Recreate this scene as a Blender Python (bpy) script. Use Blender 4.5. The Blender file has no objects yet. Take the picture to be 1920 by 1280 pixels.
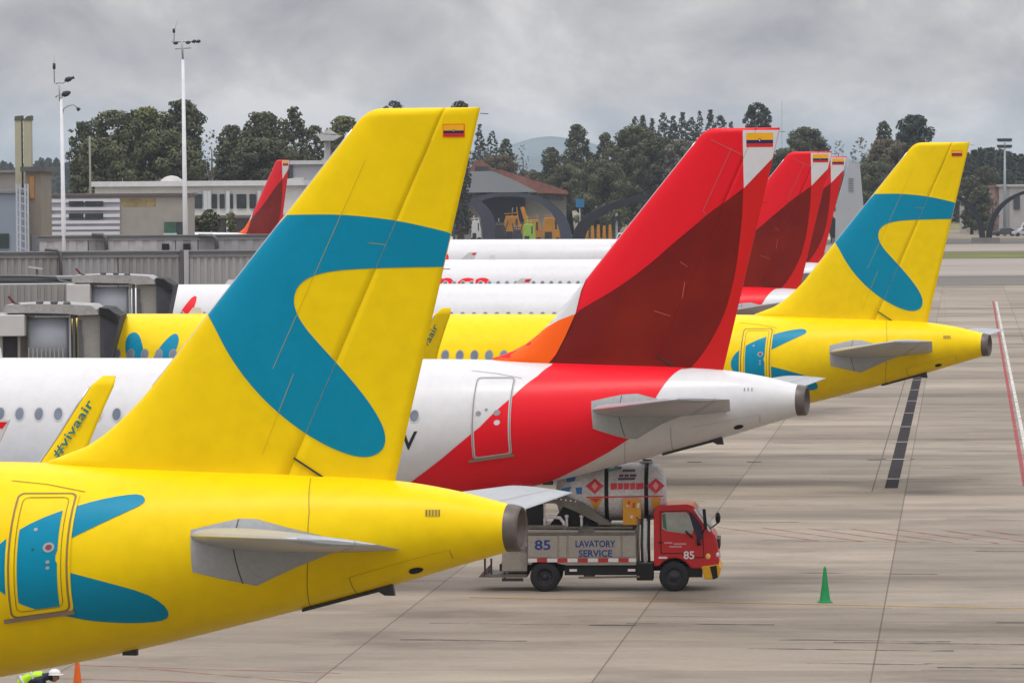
import bpy, bmesh, math, random
import numpy as np
from mathutils import Vector, Matrix, noise as mnoise
from mathutils.geometry import delaunay_2d_cdt
random.seed(7)
R = math.radians
S = bpy.context.scene
COL = S.collection

# ------------------------------------------------------------------ camera
F = 9130.0                      # focal length in pixels of a 1920 px wide frame
HC = 10.56                      # camera height
PITCH = math.atan(301.0 / F)
ROLL = R(0.4)
_f = Vector((0, math.cos(PITCH), -math.sin(PITCH)))
_u0 = Vector((0, math.sin(PITCH), math.cos(PITCH)))
_r0 = Vector((1, 0, 0))
_r = _r0 * math.cos(ROLL) - _u0 * math.sin(ROLL)
_u = _r0 * math.sin(ROLL) + _u0 * math.cos(ROLL)
cam_d = bpy.data.cameras.new("camera")
cam = bpy.data.objects.new("camera", cam_d)
COL.objects.link(cam)
cam.matrix_world = Matrix(((_r.x, _u.x, -_f.x, 0), (_r.y, _u.y, -_f.y, 0), (_r.z, _u.z, -_f.z, HC), (0, 0, 0, 1)))
cam_d.sensor_width = 36
cam_d.lens = 36 * F / 1920
cam_d.clip_start = 1
cam_d.clip_end = 20000
S.camera = cam

# ------------------------------------------------------------------ sky and sun
SUN_EL, SUN_AZ = R(72), R(205)      # azimuth: compass style, 180 = behind the camera
W = bpy.data.worlds.new("World")
S.world = W
W.use_nodes = True
nt = W.node_tree
nt.nodes.clear()
def nd(tree, t, **kw):
    n = tree.nodes.new(t)
    for k, v in kw.items():
        setattr(n, k, v)
    return n
def lk(tree, a, b):
    tree.links.new(a, b)
out = nd(nt, 'ShaderNodeOutputWorld')
sky = nd(nt, 'ShaderNodeTexSky', sky_type='NISHITA')
sky.sun_disc = False
sky.sun_elevation = SUN_EL
sky.sun_rotation = SUN_AZ
bg1 = nd(nt, 'ShaderNodeBackground'); bg1.inputs[1].default_value = 0.08
lk(nt, sky.outputs[0], bg1.inputs[0])
tc = nd(nt, 'ShaderNodeTexCoord')
sep = nd(nt, 'ShaderNodeSeparateXYZ'); lk(nt, tc.outputs['Generated'], sep.inputs[0])
def mr(tree, src, a, b, c, d, smooth=True):
    n = nd(tree, 'ShaderNodeMapRange')
    if smooth: n.interpolation_type = 'SMOOTHSTEP'
    for i, v in enumerate((a, b, c, d)): n.inputs[1 + i].default_value = v
    lk(tree, src, n.inputs[0]); return n.outputs[0]
mp = nd(nt, 'ShaderNodeMapping'); mp.inputs['Scale'].default_value = (1, 1, 1.35)
lk(nt, tc.outputs['Generated'], mp.inputs[0])
def sky_noise(scale, det, rough, off):
    m2 = nd(nt, 'ShaderNodeMapping'); m2.inputs['Location'].default_value = off
    lk(nt, mp.outputs[0], m2.inputs[0])
    n = nd(nt, 'ShaderNodeTexNoise'); n.inputs['Scale'].default_value = scale
    n.inputs['Detail'].default_value = det; n.inputs['Roughness'].default_value = rough
    n.inputs['Distortion'].default_value = 0.3
    lk(nt, m2.outputs[0], n.inputs['Vector']); return n.outputs[0]
n1 = sky_noise(24, 7, 0.56, (0.33, 0, 0.1))
n2 = sky_noise(9, 3, 0.5, (0.7, 0.2, 0.05))
def math_n(tree, op, a, b=None, clamp=False):
    n = nd(tree, 'ShaderNodeMath', operation=op, use_clamp=clamp)
    for i, v in enumerate((a, b)):
        if v is None: continue
        if isinstance(v, (int, float)): n.inputs[i].default_value = v
        else: lk(tree, v, n.inputs[i])
    return n.outputs[0]
nmix = math_n(nt, 'ADD', math_n(nt, 'MULTIPLY', n1, 0.68), math_n(nt, 'MULTIPLY', n2, 0.32))
def ramp(tree, src, stops, interp='LINEAR'):
    n = nd(tree, 'ShaderNodeValToRGB'); n.color_ramp.interpolation = interp
    e = n.color_ramp.elements
    while len(e) > 1: e.remove(e[-1])
    e[0].position = stops[0][0]; e[0].color = (*stops[0][1], 1)
    for p, c in stops[1:]:
        x = e.new(p); x.color = (*c, 1)
    lk(tree, src, n.inputs[0]); return n.outputs[0]
cl = ramp(nt, nmix, [(0.38, (0.32, 0.32, 0.355)), (0.46, (0.44, 0.435, 0.465)), (0.52, (0.53, 0.52, 0.535)), (0.60, (0.70, 0.685, 0.69))])
low = ramp(nt, nmix, [(0.4, (0.22, 0.295, 0.375)), (0.62, (0.36, 0.42, 0.485))])
elw = math_n(nt, 'ADD', sep.outputs[2], math_n(nt, 'MULTIPLY', math_n(nt, 'SUBTRACT', n1, 0.5), 0.03))
elw = math_n(nt, 'SUBTRACT', elw, math_n(nt, 'MULTIPLY', math_n(nt, 'ABSOLUTE', sep.outputs[0]), 0.035))
fe = mr(nt, elw, -0.002, 0.019, 0, 1)
mixc = nd(nt, 'ShaderNodeMix', data_type='RGBA'); lk(nt, fe, mixc.inputs[0]); lk(nt, low, mixc.inputs[6]); lk(nt, cl, mixc.inputs[7])
zen = mr(nt, sep.outputs[2], 0.05, 0.9, 1.0, 3.3)
vm = nd(nt, 'ShaderNodeVectorMath', operation='SCALE'); lk(nt, mixc.outputs[2], vm.inputs[0]); lk(nt, zen, vm.inputs['Scale'])
bg2 = nd(nt, 'ShaderNodeBackground'); lk(nt, vm.outputs[0], bg2.inputs[0]); bg2.inputs[1].default_value = 1.0
ms = nd(nt, 'ShaderNodeMixShader'); ms.inputs[0].default_value = 0.95
lk(nt, bg1.outputs[0], ms.inputs[1]); lk(nt, bg2.outputs[0], ms.inputs[2]); lk(nt, ms.outputs[0], out.inputs[0])
sd = bpy.data.lights.new("sun", 'SUN'); sd.energy = 1.3; sd.angle = R(16); sd.color = (1, 0.96, 0.9)
sun = bpy.data.objects.new("sun", sd); COL.objects.link(sun)
dsun = Vector((math.sin(SUN_AZ) * math.cos(SUN_EL), math.cos(SUN_AZ) * math.cos(SUN_EL), math.sin(SUN_EL)))
sun.rotation_euler = dsun.to_track_quat('Z', 'Y').to_euler()
S.view_settings.view_transform = 'Standard'
S.view_settings.look = 'None'
S.view_settings.gamma = 1
S.view_settings.exposure = 0.0
S.view_settings.use_curve_mapping = False

# ------------------------------------------------------------------ helpers: points
def ray(px, py):
    return _f + _r * ((px - 960) / F) + _u * ((640 - py) / F)
def at(px, py, Y):
    """world point seen at photo pixel (px, py) at distance Y"""
    d = ray(px, py); t = Y / d.y
    return Vector((d.x * t, Y, HC + d.z * t))
def gp(px, py, z=0.0):
    d = ray(px, py); t = (z - HC) / d.z
    return Vector((d.x * t, d.y * t, z))
class Frame:
    """an aircraft standing at (X, Y): u runs aft, v to port (towards the camera), w up"""
    def __init__(s, px, Y, dz=0.0, th=14.5, X=None):
        s.th = R(th); s.c = math.cos(s.th); s.s = math.sin(s.th)
        s.X = (px - 960) / F * Y if X is None else X; s.Y = Y; s.dz = dz
    def plane(s, px, py, v=0.0):
        d = ray(px, py)
        vd = -s.s * d.x - s.c * d.y
        v0 = s.s * s.X + s.c * s.Y
        t = (v - v0) / vd
        x = d.x * t - s.X; y = d.y * t - s.Y
        return (s.c * x - s.s * y, HC + d.z * t - s.dz)

# ------------------------------------------------------------------ helpers: materials
MATS = {}
def mat(name, col, rough=0.6, metal=0.0, var=0.08, scale=1.0, coat=0.0, bump=0.0, bscale=8.0, col2=None, stretch=(1, 1, 1), var2=0.0, spec=0.3):
    if name in MATS: return MATS[name]
    m = bpy.data.materials.new(name); m.use_nodes = True
    t = m.node_tree; b = t.nodes['Principled BSDF']
    b.inputs['Roughness'].default_value = rough; b.inputs['Metallic'].default_value = metal
    b.inputs['Coat Weight'].default_value = coat; b.inputs['Coat Roughness'].default_value = 0.12
    b.inputs['Specular IOR Level'].default_value = spec
    c = nd(t, 'ShaderNodeTexCoord'); mpn = nd(t, 'ShaderNodeMapping'); mpn.inputs['Scale'].default_value = stretch
    lk(t, c.outputs['Object'], mpn.inputs[0])
    n = nd(t, 'ShaderNodeTexNoise'); n.inputs['Scale'].default_value = scale; n.inputs['Detail'].default_value = 6
    n.inputs['Roughness'].default_value = 0.6
    lk(t, mpn.outputs[0], n.inputs['Vector'])
    if col2 is None: col2 = col
    lo = tuple(x * (1 - var) for x in col); hi = tuple(min(1, x * (1 + var)) for x in col2)
    r = ramp(t, n.outputs[0], [(0.3, lo), (0.7, hi)])
    if var2:
        n2_ = nd(t, 'ShaderNodeTexNoise'); n2_.inputs['Scale'].default_value = scale * 9; n2_.inputs['Detail'].default_value = 4
        lk(t, mpn.outputs[0], n2_.inputs['Vector'])
        v_ = mr(t, n2_.outputs[0], 0.35, 0.75, 1.0, 1 - var2)
        vmn = nd(t, 'ShaderNodeVectorMath', operation='SCALE'); lk(t, r, vmn.inputs[0]); lk(t, v_, vmn.inputs['Scale']); r = vmn.outputs[0]
    lk(t, r, b.inputs['Base Color'])
    if bump:
        nb = nd(t, 'ShaderNodeTexNoise'); nb.inputs['Scale'].default_value = bscale; nb.inputs['Detail'].default_value = 5
        lk(t, c.outputs['Object'], nb.inputs['Vector'])
        bp = nd(t, 'ShaderNodeBump'); bp.inputs['Strength'].default_value = bump; bp.inputs['Distance'].default_value = 0.05
        lk(t, nb.outputs[0], bp.inputs['Height']); lk(t, bp.outputs[0], b.inputs['Normal'])
    MATS[name] = m; return m
YEL = mat('yellow_paint', (0.86, 0.60, 0.0), 0.36, var=0.045, scale=0.35, coat=0.0, var2=0.06, spec=0.13)
TEAL = mat('teal_paint', (0.0, 0.23, 0.375), 0.36, var=0.05, scale=0.8, coat=0.0, var2=0.05, spec=0.13)
TEALG = mat('teal_lettering', (0.01, 0.15, 0.16), 0.4)
WHT = mat('white_paint', (0.63, 0.63, 0.64), 0.34, var=0.03, scale=0.5, coat=0.1, var2=0.05, spec=0.3)
RED = mat('red_paint', (0.74, 0.008, 0.020), 0.33, var=0.04, scale=0.5, coat=0.0, spec=0.16)
RED2 = mat('scarlet_paint', (0.60, 0.012, 0.012), 0.33, var=0.04, scale=0.5, coat=0.0, spec=0.16)
MAR = mat('maroon_paint', (0.135, 0.0015, 0.007), 0.3, var=0.15, scale=0.3, coat=0.0, col2=(0.20, 0.012, 0.004), spec=0.2)
ORA = mat('orange_paint', (0.90, 0.115, 0.004), 0.33, var=0.04, scale=0.5, coat=0.0, spec=0.16)
GREYP = mat('grey_metal_paint', (0.36, 0.37, 0.375), 0.38, metal=0.15, var=0.06, scale=1.5, var2=0.1)
LEM = mat('bare_leading_edge', (0.55, 0.56, 0.58), 0.3, metal=0.7, var=0.05)
DKM = mat('dark_metal', (0.05, 0.05, 0.055), 0.5, metal=0.5, var=0.2, scale=4)
APU = mat('heated_exhaust_metal', (0.13, 0.11, 0.10), 0.5, metal=0.5, var=0.3, scale=3)
BLK = mat('black', (0.012, 0.012, 0.013), 0.6)
RUB = mat('rubber', (0.022, 0.022, 0.024), 0.8, var=0.2, scale=6)
SEAM = mat('seam_line', (0.22, 0.14, 0.02), 0.6)
SEAMW = mat('grey_seam_line', (0.28, 0.27, 0.28), 0.6)
GLS = mat('window_glass', (0.05, 0.065, 0.09), 0.12, var=0.3, scale=3, spec=0.8)
WINB = mat('window_blind', (0.16, 0.19, 0.24), 0.3, var=0.35, scale=1.2)
FLY = mat('flag_yellow', (0.85, 0.42, 0.01), 0.4); FLB = mat('flag_blue', (0.02, 0.02, 0.09), 0.4); FLR = mat('flag_red', (0.6, 0.02, 0.02), 0.4)
BLKT = mat('black_lettering', (0.02, 0.02, 0.025), 0.5)

# ------------------------------------------------------------------ helpers: mesh building
class MB:
    def __init__(s): s.v = []; s.f = []; s.m = []; s.mats = []; s.sm = []
    def mi(s, m):
        if m not in s.mats: s.mats.append(m)
        return s.mats.index(m)
    def add(s, vs, fs, m, smooth=False):
        o = len(s.v); s.v += [Vector(p) for p in vs]; k = s.mi(m)
        for f in fs:
            s.f.append(tuple(i + o for i in f)); s.m.append(k); s.sm.append(smooth)
        return s
    def box(s, a, b, m, M=None):
        x0, y0, z0 = a; x1, y1, z1 = b
        vs = [Vector(p) for p in ((x0,y0,z0),(x1,y0,z0),(x1,y1,z0),(x0,y1,z0),(x0,y0,z1),(x1,y0,z1),(x1,y1,z1),(x0,y1,z1))]
        if M is not None: vs = [M @ p for p in vs]
        return s.add(vs, [(0,3,2,1),(4,5,6,7),(0,1,5,4),(1,2,6,5),(2,3,7,6),(3,0,4,7)], m)
    def bar(s, p, q, w, h, m):
        p = Vector(p); q = Vector(q); d = (q - p).normalized()
        up = Vector((0, 0, 1)) if abs(d.z) < 0.95 else Vector((0, 1, 0))
        a = d.cross(up).normalized() * w / 2; b = a.cross(d).normalized() * h / 2
        vs = [p-a-b, p+a-b, p+a+b, p-a+b, q-a-b, q+a-b, q+a+b, q-a+b]
        return s.add(vs, [(0,3,2,1),(4,5,6,7),(0,1,5,4),(1,2,6,5),(2,3,7,6),(3,0,4,7)], m)
    def tube(s, pts, rs, m, n=12, cap=True, smooth=True):
        pts = [Vector(p) for p in pts]
        if isinstance(rs, (int, float)): rs = [rs] * len(pts)
        rings = []; pa = None
        for i, p in enumerate(pts):
            d = (pts[min(i+1, len(pts)-1)] - pts[max(i-1, 0)]).normalized()
            if pa is None:
                pa = d.cross(Vector((0, 0, 1)) if abs(d.z) < 0.9 else Vector((0, 1, 0))).normalized()
            a = (pa - d * pa.dot(d)).normalized(); pa = a; b = d.cross(a)
            rings.append([p + (a * math.cos(2*math.pi*k/n) + b * math.sin(2*math.pi*k/n)) * rs[i] for k in range(n)])
        return s.loft(rings, m, cap=cap, smooth=smooth)
    def loft(s, rings, m, cap=True, smooth=True, closed=True):
        n = len(rings[0]); vs = [p for r in rings for p in r]; fs = []
        for i in range(len(rings) - 1):
            for k in range(n if closed else n - 1):
                k2 = (k + 1) % n
                fs.append((i*n+k, i*n+k2, (i+1)*n+k2, (i+1)*n+k))
        s.add(vs, fs, m, smooth)
        if cap and closed:
            s.add(rings[0], [tuple(reversed(range(n)))], m); s.add(rings[-1], [tuple(range(n))], m)
        return s
    def prism(s, poly, axis, a, b, m, M=None):
        """2D polygon extruded from a to b along axis; poly in the other two axes"""
        def P(p, t):
            if axis == 'y': q = Vector((p[0], t, p[1]))
            elif axis == 'x': q = Vector((t, p[0], p[1]))
            else: q = Vector((p[0], p[1], t))
            return M @ q if M is not None else q
        n = len(poly); vs = [P(p, a) for p in poly] + [P(p, b) for p in poly]
        fs = [tuple(range(n)), tuple(reversed(range(n, 2*n)))]
        fs += [(i, i+n, (i+1) % n + n, (i+1) % n) for i in range(n)]
        return s.add(vs, fs, m)
    def ell(s, c, r, m, nu=16, nv=10, smooth=True, top=1.0):
        c = Vector(c); rings = []
        for j in range(nv + 1):
            ph = -math.pi/2 + math.pi * j / nv
            rings.append([c + Vector((r[0]*math.cos(ph)*math.cos(2*math.pi*k/nu), r[1]*math.cos(ph)*math.sin(2*math.pi*k/nu), r[2]*math.sin(ph))) for k in range(nu)])
        return s.loft(rings, m, cap=False, smooth=smooth)
    def build(s, name, parent=None, origin=None, bevel=0.0, fixn=True, loc=None):
        if origin is None: origin = ORI.get(parent.name, Vector()) if parent else Vector()
        me = bpy.data.meshes.new(name)
        me.from_pydata([p - origin for p in s.v], [], s.f)
        for m in s.mats: me.materials.append(m)
        me.polygons.foreach_set('material_index', s.m); me.polygons.foreach_set('use_smooth', s.sm)
        if fixn:
            bm = bmesh.new(); bm.from_mesh(me); bmesh.ops.remove_doubles(bm, verts=bm.verts, dist=0.0004)
            bmesh.ops.recalc_face_normals(bm, faces=bm.faces); bm.to_mesh(me); bm.free()
        me.update()
        o = bpy.data.objects.new(name, me); COL.objects.link(o)
        if parent: o.parent = parent; ORI[o.name] = origin
        else: o.location = origin
        if loc is not None: o.location = loc
        if bevel:
            b = o.modifiers.new('bevel', 'BEVEL'); b.width = bevel; b.segments = 2; b.limit_method = 'ANGLE'; b.angle_limit = R(40)
        return o
ORI = {}
def thing(name, label, cat, loc=(0, 0, 0), rz=0.0, group=None, world=True):
    o = bpy.data.objects.new(name, None); COL.objects.link(o); o.empty_display_size = 0.5
    o.location = loc; o.rotation_euler = (0, 0, rz); o['label'] = label; o['category'] = cat
    if group: o['group'] = group
    ORI[o.name] = Vector(loc) if world else Vector()
    return o
def tag(o, label, cat, group=None, kind=None):
    if label: o['label'] = label
    if cat: o['category'] = cat
    if group: o['group'] = group
    if kind: o['kind'] = kind
    return o
def struct(name, mb, **kw):
    o = mb.build(name, **kw); o['kind'] = 'structure'; return o
def copy_tree(o, parent=None):
    c = o.copy(); COL.objects.link(c)
    if parent: c.parent = parent
    for ch in [x for x in KIDS.get(o.name, [])]: copy_tree(ch, c)
    return c
KIDS = {}
def index_kids():
    KIDS.clear()
    for o in bpy.data.objects:
        if o.parent: KIDS.setdefault(o.parent.name, []).append(o)
def pxbox(mb, x0, y0, x1, y1, Y, dep, m, z0=None):
    """box whose front face at distance Y covers the photo rectangle; goes back by dep"""
    a = at(x0, y1, Y); b = at(x1, y0, Y)
    xm = (x0 + x1) / 2
    zt = at(xm, y0, Y).z; zb = at(xm, y1, Y).z if z0 is None else z0
    mb.box((at(x0, (y0+y1)/2, Y).x, Y, zb), (at(x1, (y0+y1)/2, Y).x, Y + dep, zt), m)
    return mb
def text2d(txt, size, offset=0.0, shear=0.0, spacing=1.0):
    c = bpy.data.curves.new('t', 'FONT'); c.body = txt; c.size = size; c.resolution_u = 3; c.offset = offset; c.shear = shear
    c.space_character = spacing
    o = bpy.data.objects.new('t', c); COL.objects.link(o)
    dg = bpy.context.evaluated_depsgraph_get(); dg.update()
    me = o.evaluated_get(dg).to_mesh()
    vs = [(v.co.x, v.co.y) for v in me.vertices]; fs = [tuple(p.vertices) for p in me.polygons]
    bpy.data.objects.remove(o); bpy.data.curves.remove(c)
    return vs, fs
def cut2d(poly=None, mesh=None, lines=(), grid=(), clips=()):
    """2D polygon -> many small faces. grid: (nx, ny, offsets) cut lines; clips: (px,py,nx,ny) keep the side n points to"""
    bm = bmesh.new()
    if poly is not None:
        n = len(poly)
        rv, _e, rf, _a, _b, _c = delaunay_2d_cdt([Vector((p[0], p[1])) for p in poly], [(i, (i+1) % n) for i in range(n)], [tuple(range(n))], 1, 1e-6)
        vs = [bm.verts.new((p[0], p[1], 0)) for p in rv]
        for f in rf:
            try: bm.faces.new([vs[i] for i in f])
            except ValueError: pass
    else:
        vs = [bm.verts.new((p[0], p[1], 0)) for p in mesh[0]]
        for f in mesh[1]:
            try: bm.faces.new([vs[i] for i in f])
            except ValueError: pass
    bmesh.ops.triangulate(bm, faces=bm.faces[:])
    for (x, y, nx, ny) in clips:
        bmesh.ops.bisect_plane(bm, geom=bm.verts[:] + bm.edges[:] + bm.faces[:], plane_co=(x, y, 0), plane_no=(nx, ny, 0), clear_inner=True)
    for (nx, ny, offs) in grid:
        l = math.hypot(nx, ny); n = Vector((nx / l, ny / l, 0))
        for d in offs:
            if not bm.verts: break
            bmesh.ops.bisect_plane(bm, geom=bm.verts[:] + bm.edges[:] + bm.faces[:], plane_co=n * d, plane_no=n)
    bm.verts.index_update()
    r = ([(v.co.x, v.co.y) for v in bm.verts], [tuple(v.index for v in f.verts) for f in bm.faces])
    bm.free(); return r
def rng(a, b, st):
    n = max(1, int(math.ceil((b - a) / st))); return [a + (b - a) * i / n for i in range(n + 1)]
def smoothpoly(pts, it=2):
    for _ in range(it):
        q = []
        for i in range(len(pts)):
            a = pts[i]; b = pts[(i+1) % len(pts)]
            q.append((a[0]*.75+b[0]*.25, a[1]*.75+b[1]*.25)); q.append((a[0]*.25+b[0]*.75, a[1]*.25+b[1]*.75))
        pts = q
    return pts
def smoothline(pts, it=2):
    for _ in range(it):
        q = [pts[0]]
        for a, b in zip(pts[:-1], pts[1:]):
            q.append((a[0]*.75+b[0]*.25, a[1]*.75+b[1]*.25)); q.append((a[0]*.25+b[0]*.75, a[1]*.25+b[1]*.75))
        q.append(pts[-1]); pts = q
    return pts

#==LARGE
# ------------------------------------------------------------------ ground
def ground_mat():
    m = bpy.data.materials.new('apron_concrete'); m.use_nodes = True
    t = m.node_tree; b = t.nodes['Principled BSDF']; b.inputs['Roughness'].default_value = 0.82
    c = nd(t, 'ShaderNodeTexCoord'); mp_ = nd(t, 'ShaderNodeMapping')
    mp_.inputs['Rotation'].default_value = (0, 0, R(5.3)); p0 = gp(1632, 1280)
    a = R(5.3); mp_.inputs['Location'].default_value = (-(p0.x*math.cos(a) - p0.y*math.sin(a)), 0, 0)
    lk(t, c.outputs['Object'], mp_.inputs[0])
    br = nd(t, 'ShaderNodeTexBrick'); br.offset = 0; br.squash = 1
    br.inputs['Scale'].default_value = 1; br.inputs['Mortar Size'].default_value = 0.022; br.inputs['Mortar Smooth'].default_value = 0.3
    br.inputs['Brick Width'].default_value = 5.85; br.inputs['Row Height'].default_value = 11.6; br.inputs['Bias'].default_value = 0
    br.inputs['Color1'].default_value = (0.80, 0.80, 0.79, 1); br.inputs['Color2'].default_value = (1.13, 1.13, 1.13, 1); br.inputs['Mortar'].default_value = (0.42, 0.40, 0.38, 1)
    lk(t, mp_.outputs[0], br.inputs['Vector'])
    def noi(scale, st, det=6, rough=0.6):
        q = nd(t, 'ShaderNodeMapping'); q.inputs['Scale'].default_value = st; lk(t, mp_.outputs[0], q.inputs[0])
        n = nd(t, 'ShaderNodeTexNoise'); n.inputs['Scale'].default_value = scale; n.inputs['Detail'].default_value = det; n.inputs['Roughness'].default_value = rough
        lk(t, q.outputs[0], n.inputs['Vector']); return n.outputs[0]
    base = ramp(t, noi(0.05, (0.5, 1, 1), 5), [(0.3, (0.190, 0.158, 0.120)), (0.5, (0.252, 0.212, 0.165)), (0.7, (0.310, 0.264, 0.210))])
    st = ramp(t, noi(0.55, (0.28, 1.0, 1), 9, 0.68), [(0.30, (0.80, 0.785, 0.77)), (0.5, (0.98, 0.98, 0.98)), (0.70, (1.12, 1.12, 1.12))])
    st2 = ramp(t, noi(0.085, (0.30, 1.5, 1), 6, 0.6), [(0.36, (0.62, 0.605, 0.59)), (0.50, (0.98, 0.98, 0.98)), (0.64, (1.1, 1.1, 1.1))])
    fine = ramp(t, noi(5, (1, 1, 1), 4), [(0.3, (0.93, 0.93, 0.93)), (0.7, (1.06, 1.06, 1.06))])
    cur = base
    mott = ramp(t, noi(0.22, (0.7, 1.2, 1), 8, 0.7), [(0.34, (0.70, 0.685, 0.665)), (0.48, (0.98, 0.98, 0.98)), (0.66, (1.13, 1.13, 1.12))])
    for x in (br.outputs['Color'], st, st2, fine, mott):
        mm = nd(t, 'ShaderNodeMix', data_type='RGBA', blend_type='MULTIPLY'); mm.inputs[0].default_value = 1
        lk(t, cur, mm.inputs[6]); lk(t, x, mm.inputs[7]); cur = mm.outputs[2]
    lk(t, cur, b.inputs['Base Color'])
    bp = nd(t, 'ShaderNodeBump'); bp.inputs['Strength'].default_value = 0.15; bp.inputs['Distance'].default_value = 0.02
    lk(t, noi(6, (1, 1, 1)), bp.inputs['Height']); lk(t, bp.outputs[0], b.inputs['Normal'])
    return m
GR_GRASS = mat('field_grass', (0.13, 0.12, 0.05), 0.9, var=0.3, scale=0.02, col2=(0.20, 0.18, 0.08), var2=0.3)
ASPH = mat('asphalt', (0.10, 0.095, 0.09), 0.85, var=0.25, scale=0.05, stretch=(0.2, 1, 1), var2=0.2)
PALE = mat('pale_taxiway', (0.27, 0.235, 0.205), 0.85, var=0.2, scale=0.04, stretch=(0.2, 1, 1), var2=0.2)
DARKJ = mat('dark_taxiway', (0.13, 0.115, 0.105), 0.85, var=0.25, scale=0.05, stretch=(0.2, 1, 1), var2=0.2)
GREEN = mat('mown_grass', (0.12, 0.13, 0.03), 0.9, var=0.3, scale=0.05, var2=0.3)
def sheet(name, x0, x1, y0, y1, z, m):
    mb = MB(); nx = 24; ny = 12
    vs = [(x0 + (x1-x0)*i/nx, y0 + (y1-y0)*j/ny, z) for j in range(ny+1) for i in range(nx+1)]
    fs = [(j*(nx+1)+i, j*(nx+1)+i+1, (j+1)*(nx+1)+i+1, (j+1)*(nx+1)+i) for j in range(ny) for i in range(nx)]
    mb.add(vs, fs, m); o = mb.build(name, fixn=False); o['kind'] = 'structure'; return o
sheet('ground', -7000, 7000, -400, 13000, 0.0, GR_GRASS)
sheet('apron', -260, 260, -60, 476, 0.004, ground_mat())
YB = lambda py: gp(1850, py).y
sheet('taxiway', -400, 400, 478, YB(517), 0.012, DARKJ)
sheet('taxiway_shoulder', -400, 400, YB(517)+0.5, YB(485), 0.008, PALE)
sheet('grass_verge', 30, 400, YB(485)+0.5, YB(473), 0.012, GREEN)
sheet('runway', -400, 400, YB(471), YB(458), 0.016, PALE)
sheet('perimeter_road', -500, 500, YB(457), YB(448), 0.012, ASPH)
sheet('gravel_field', -500, 500, YB(447), YB(432), 0.008, mat('pale_gravel', (0.24, 0.20, 0.15), 0.9, var=0.25, scale=0.03, var2=0.3))
# paint lines, drain
def strip(mb, pts, w, z, m):
    pts = [Vector(p) for p in pts]; L = []; Rr = []
    for i, p in enumerate(pts):
        d = (pts[min(i+1, len(pts)-1)] - pts[max(i-1, 0)]); d.z = 0; d.normalize(); n = Vector((-d.y, d.x, 0)) * w / 2
        L.append(Vector((p.x, p.y, z)) + n); Rr.append(Vector((p.x, p.y, z)) - n)
    k = len(pts); mb.add(L + Rr, [(i, i+1, k+i+1, k+i) for i in range(k-1)], m)
def worn(name, col, alpha_lo, alpha_hi, scale=1.5):
    m = mat(name, col, 0.8, var=0.15, scale=2)
    t = m.node_tree; b = t.nodes['Principled BSDF']
    n = nd(t, 'ShaderNodeTexNoise'); n.inputs['Scale'].default_value = scale; n.inputs['Detail'].default_value = 8; n.inputs['Roughness'].default_value = 0.7
    c = nd(t, 'ShaderNodeTexCoord'); lk(t, c.outputs['Object'], n.inputs['Vector'])
    lk(t, mr(t, n.outputs[0], 0.35, 0.6, alpha_lo, alpha_hi), b.inputs['Alpha']); return m
RLINE = worn('worn_red_line', (0.36, 0.045, 0.06), 0.25, 0.9); WLINE = worn('worn_white_line', (0.62, 0.60, 0.57), 0.3, 0.95)
YLINE = worn('worn_yellow_line', (0.38, 0.20, 0.02), 0.6, 1.0); FRED = worn('faded_red_line', (0.32, 0.085, 0.08), 0.15, 0.9)
WHITEF = worn('faint_white_line', (0.5, 0.47, 0.44), 0.0, 0.7); TYRE = worn('tyre_mark', (0.06, 0.055, 0.05), 0.0, 0.75, 0.8)
mb = MB()
def lerp2(a, b, n=14): return [a.lerp(b, i / n) for i in range(n + 1)]
strip(mb, lerp2(gp(1862, 565), gp(1922, 912)), 0.15, 0.010, RLINE)
mb2 = MB(); strip(mb2, [p + Vector((0.27, 0, 0)) for p in lerp2(gp(1862, 565), gp(1922, 912))], 0.15, 0.010, WLINE)
mb2.build('road_marking', fixn=False)['kind'] = 'structure'
strip(mb, [p + Vector((-3.0, 0, 0)) for p in lerp2(gp(1830, 545), gp(1862, 640))], 0.01, 0.010, FRED)
mb.build('road_marking', fixn=False)['kind'] = 'structure'
mb = MB(); a = gp(1380, 1130); b = gp(1925, 1141); strip(mb, lerp2(a + (a-b)*0.95, b + (b-a)*0.3, 20), 0.17, 0.010, YLINE)
mb.build('road_marking', fixn=False)['kind'] = 'structure'
mb = MB()
for (x0, y0, x1, y1) in [(1345+k*84, 988+k*1.2, 1535+k*84, 1014+k*1.2) for k in range(8)]:
    strip(mb, lerp2(gp(x0, y0), gp(x1, y1)), 0.11, 0.010 + 0.0015 * len(mb.f) / 14, FRED)
mb.build('road_marking', fixn=False)['kind'] = 'structure'
mb = MB()
for (x0, y0, x1, y1) in ((150, 1247, 640, 1262), (260, 1252, 700, 1290), (30, 1270, 520, 1283)):
    strip(mb, lerp2(gp(x0, y0), gp(x1, y1)), 0.08, 0.010 + 0.0015 * len(mb.f) / 14, FRED)
mb.build('road_marking', fixn=False)['kind'] = 'structure'
mb = MB()
rs = random.Random(3)
for i in range(40):
    x = rs.uniform(700, 1900); y = rs.uniform(800, 1260); a = gp(x, y); L = rs.uniform(1.5, 6)
    q = [a + Vector((L*k/6, -0.18*L*k/6 + 0.05*math.sin(k), 0)) for k in range(7)]
    strip(mb, q, rs.uniform(0.05, 0.22), 0.0085 + i*0.00005, TYRE)
for (x, y, L, w) in ((1105, 1172, 1.1, 0.22), (1868, 1167, 1.2, 0.15), (1425, 1012, 1.5, 0.06)):
    a = gp(x, y); strip(mb, [a, a + Vector((L, -0.1*L, 0))], w, 0.0105, mat('tar_patch', (0.06, 0.055, 0.05), 0.8))
mb.build('tyre_marks', fixn=False)['kind'] = 'structure'
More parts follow.
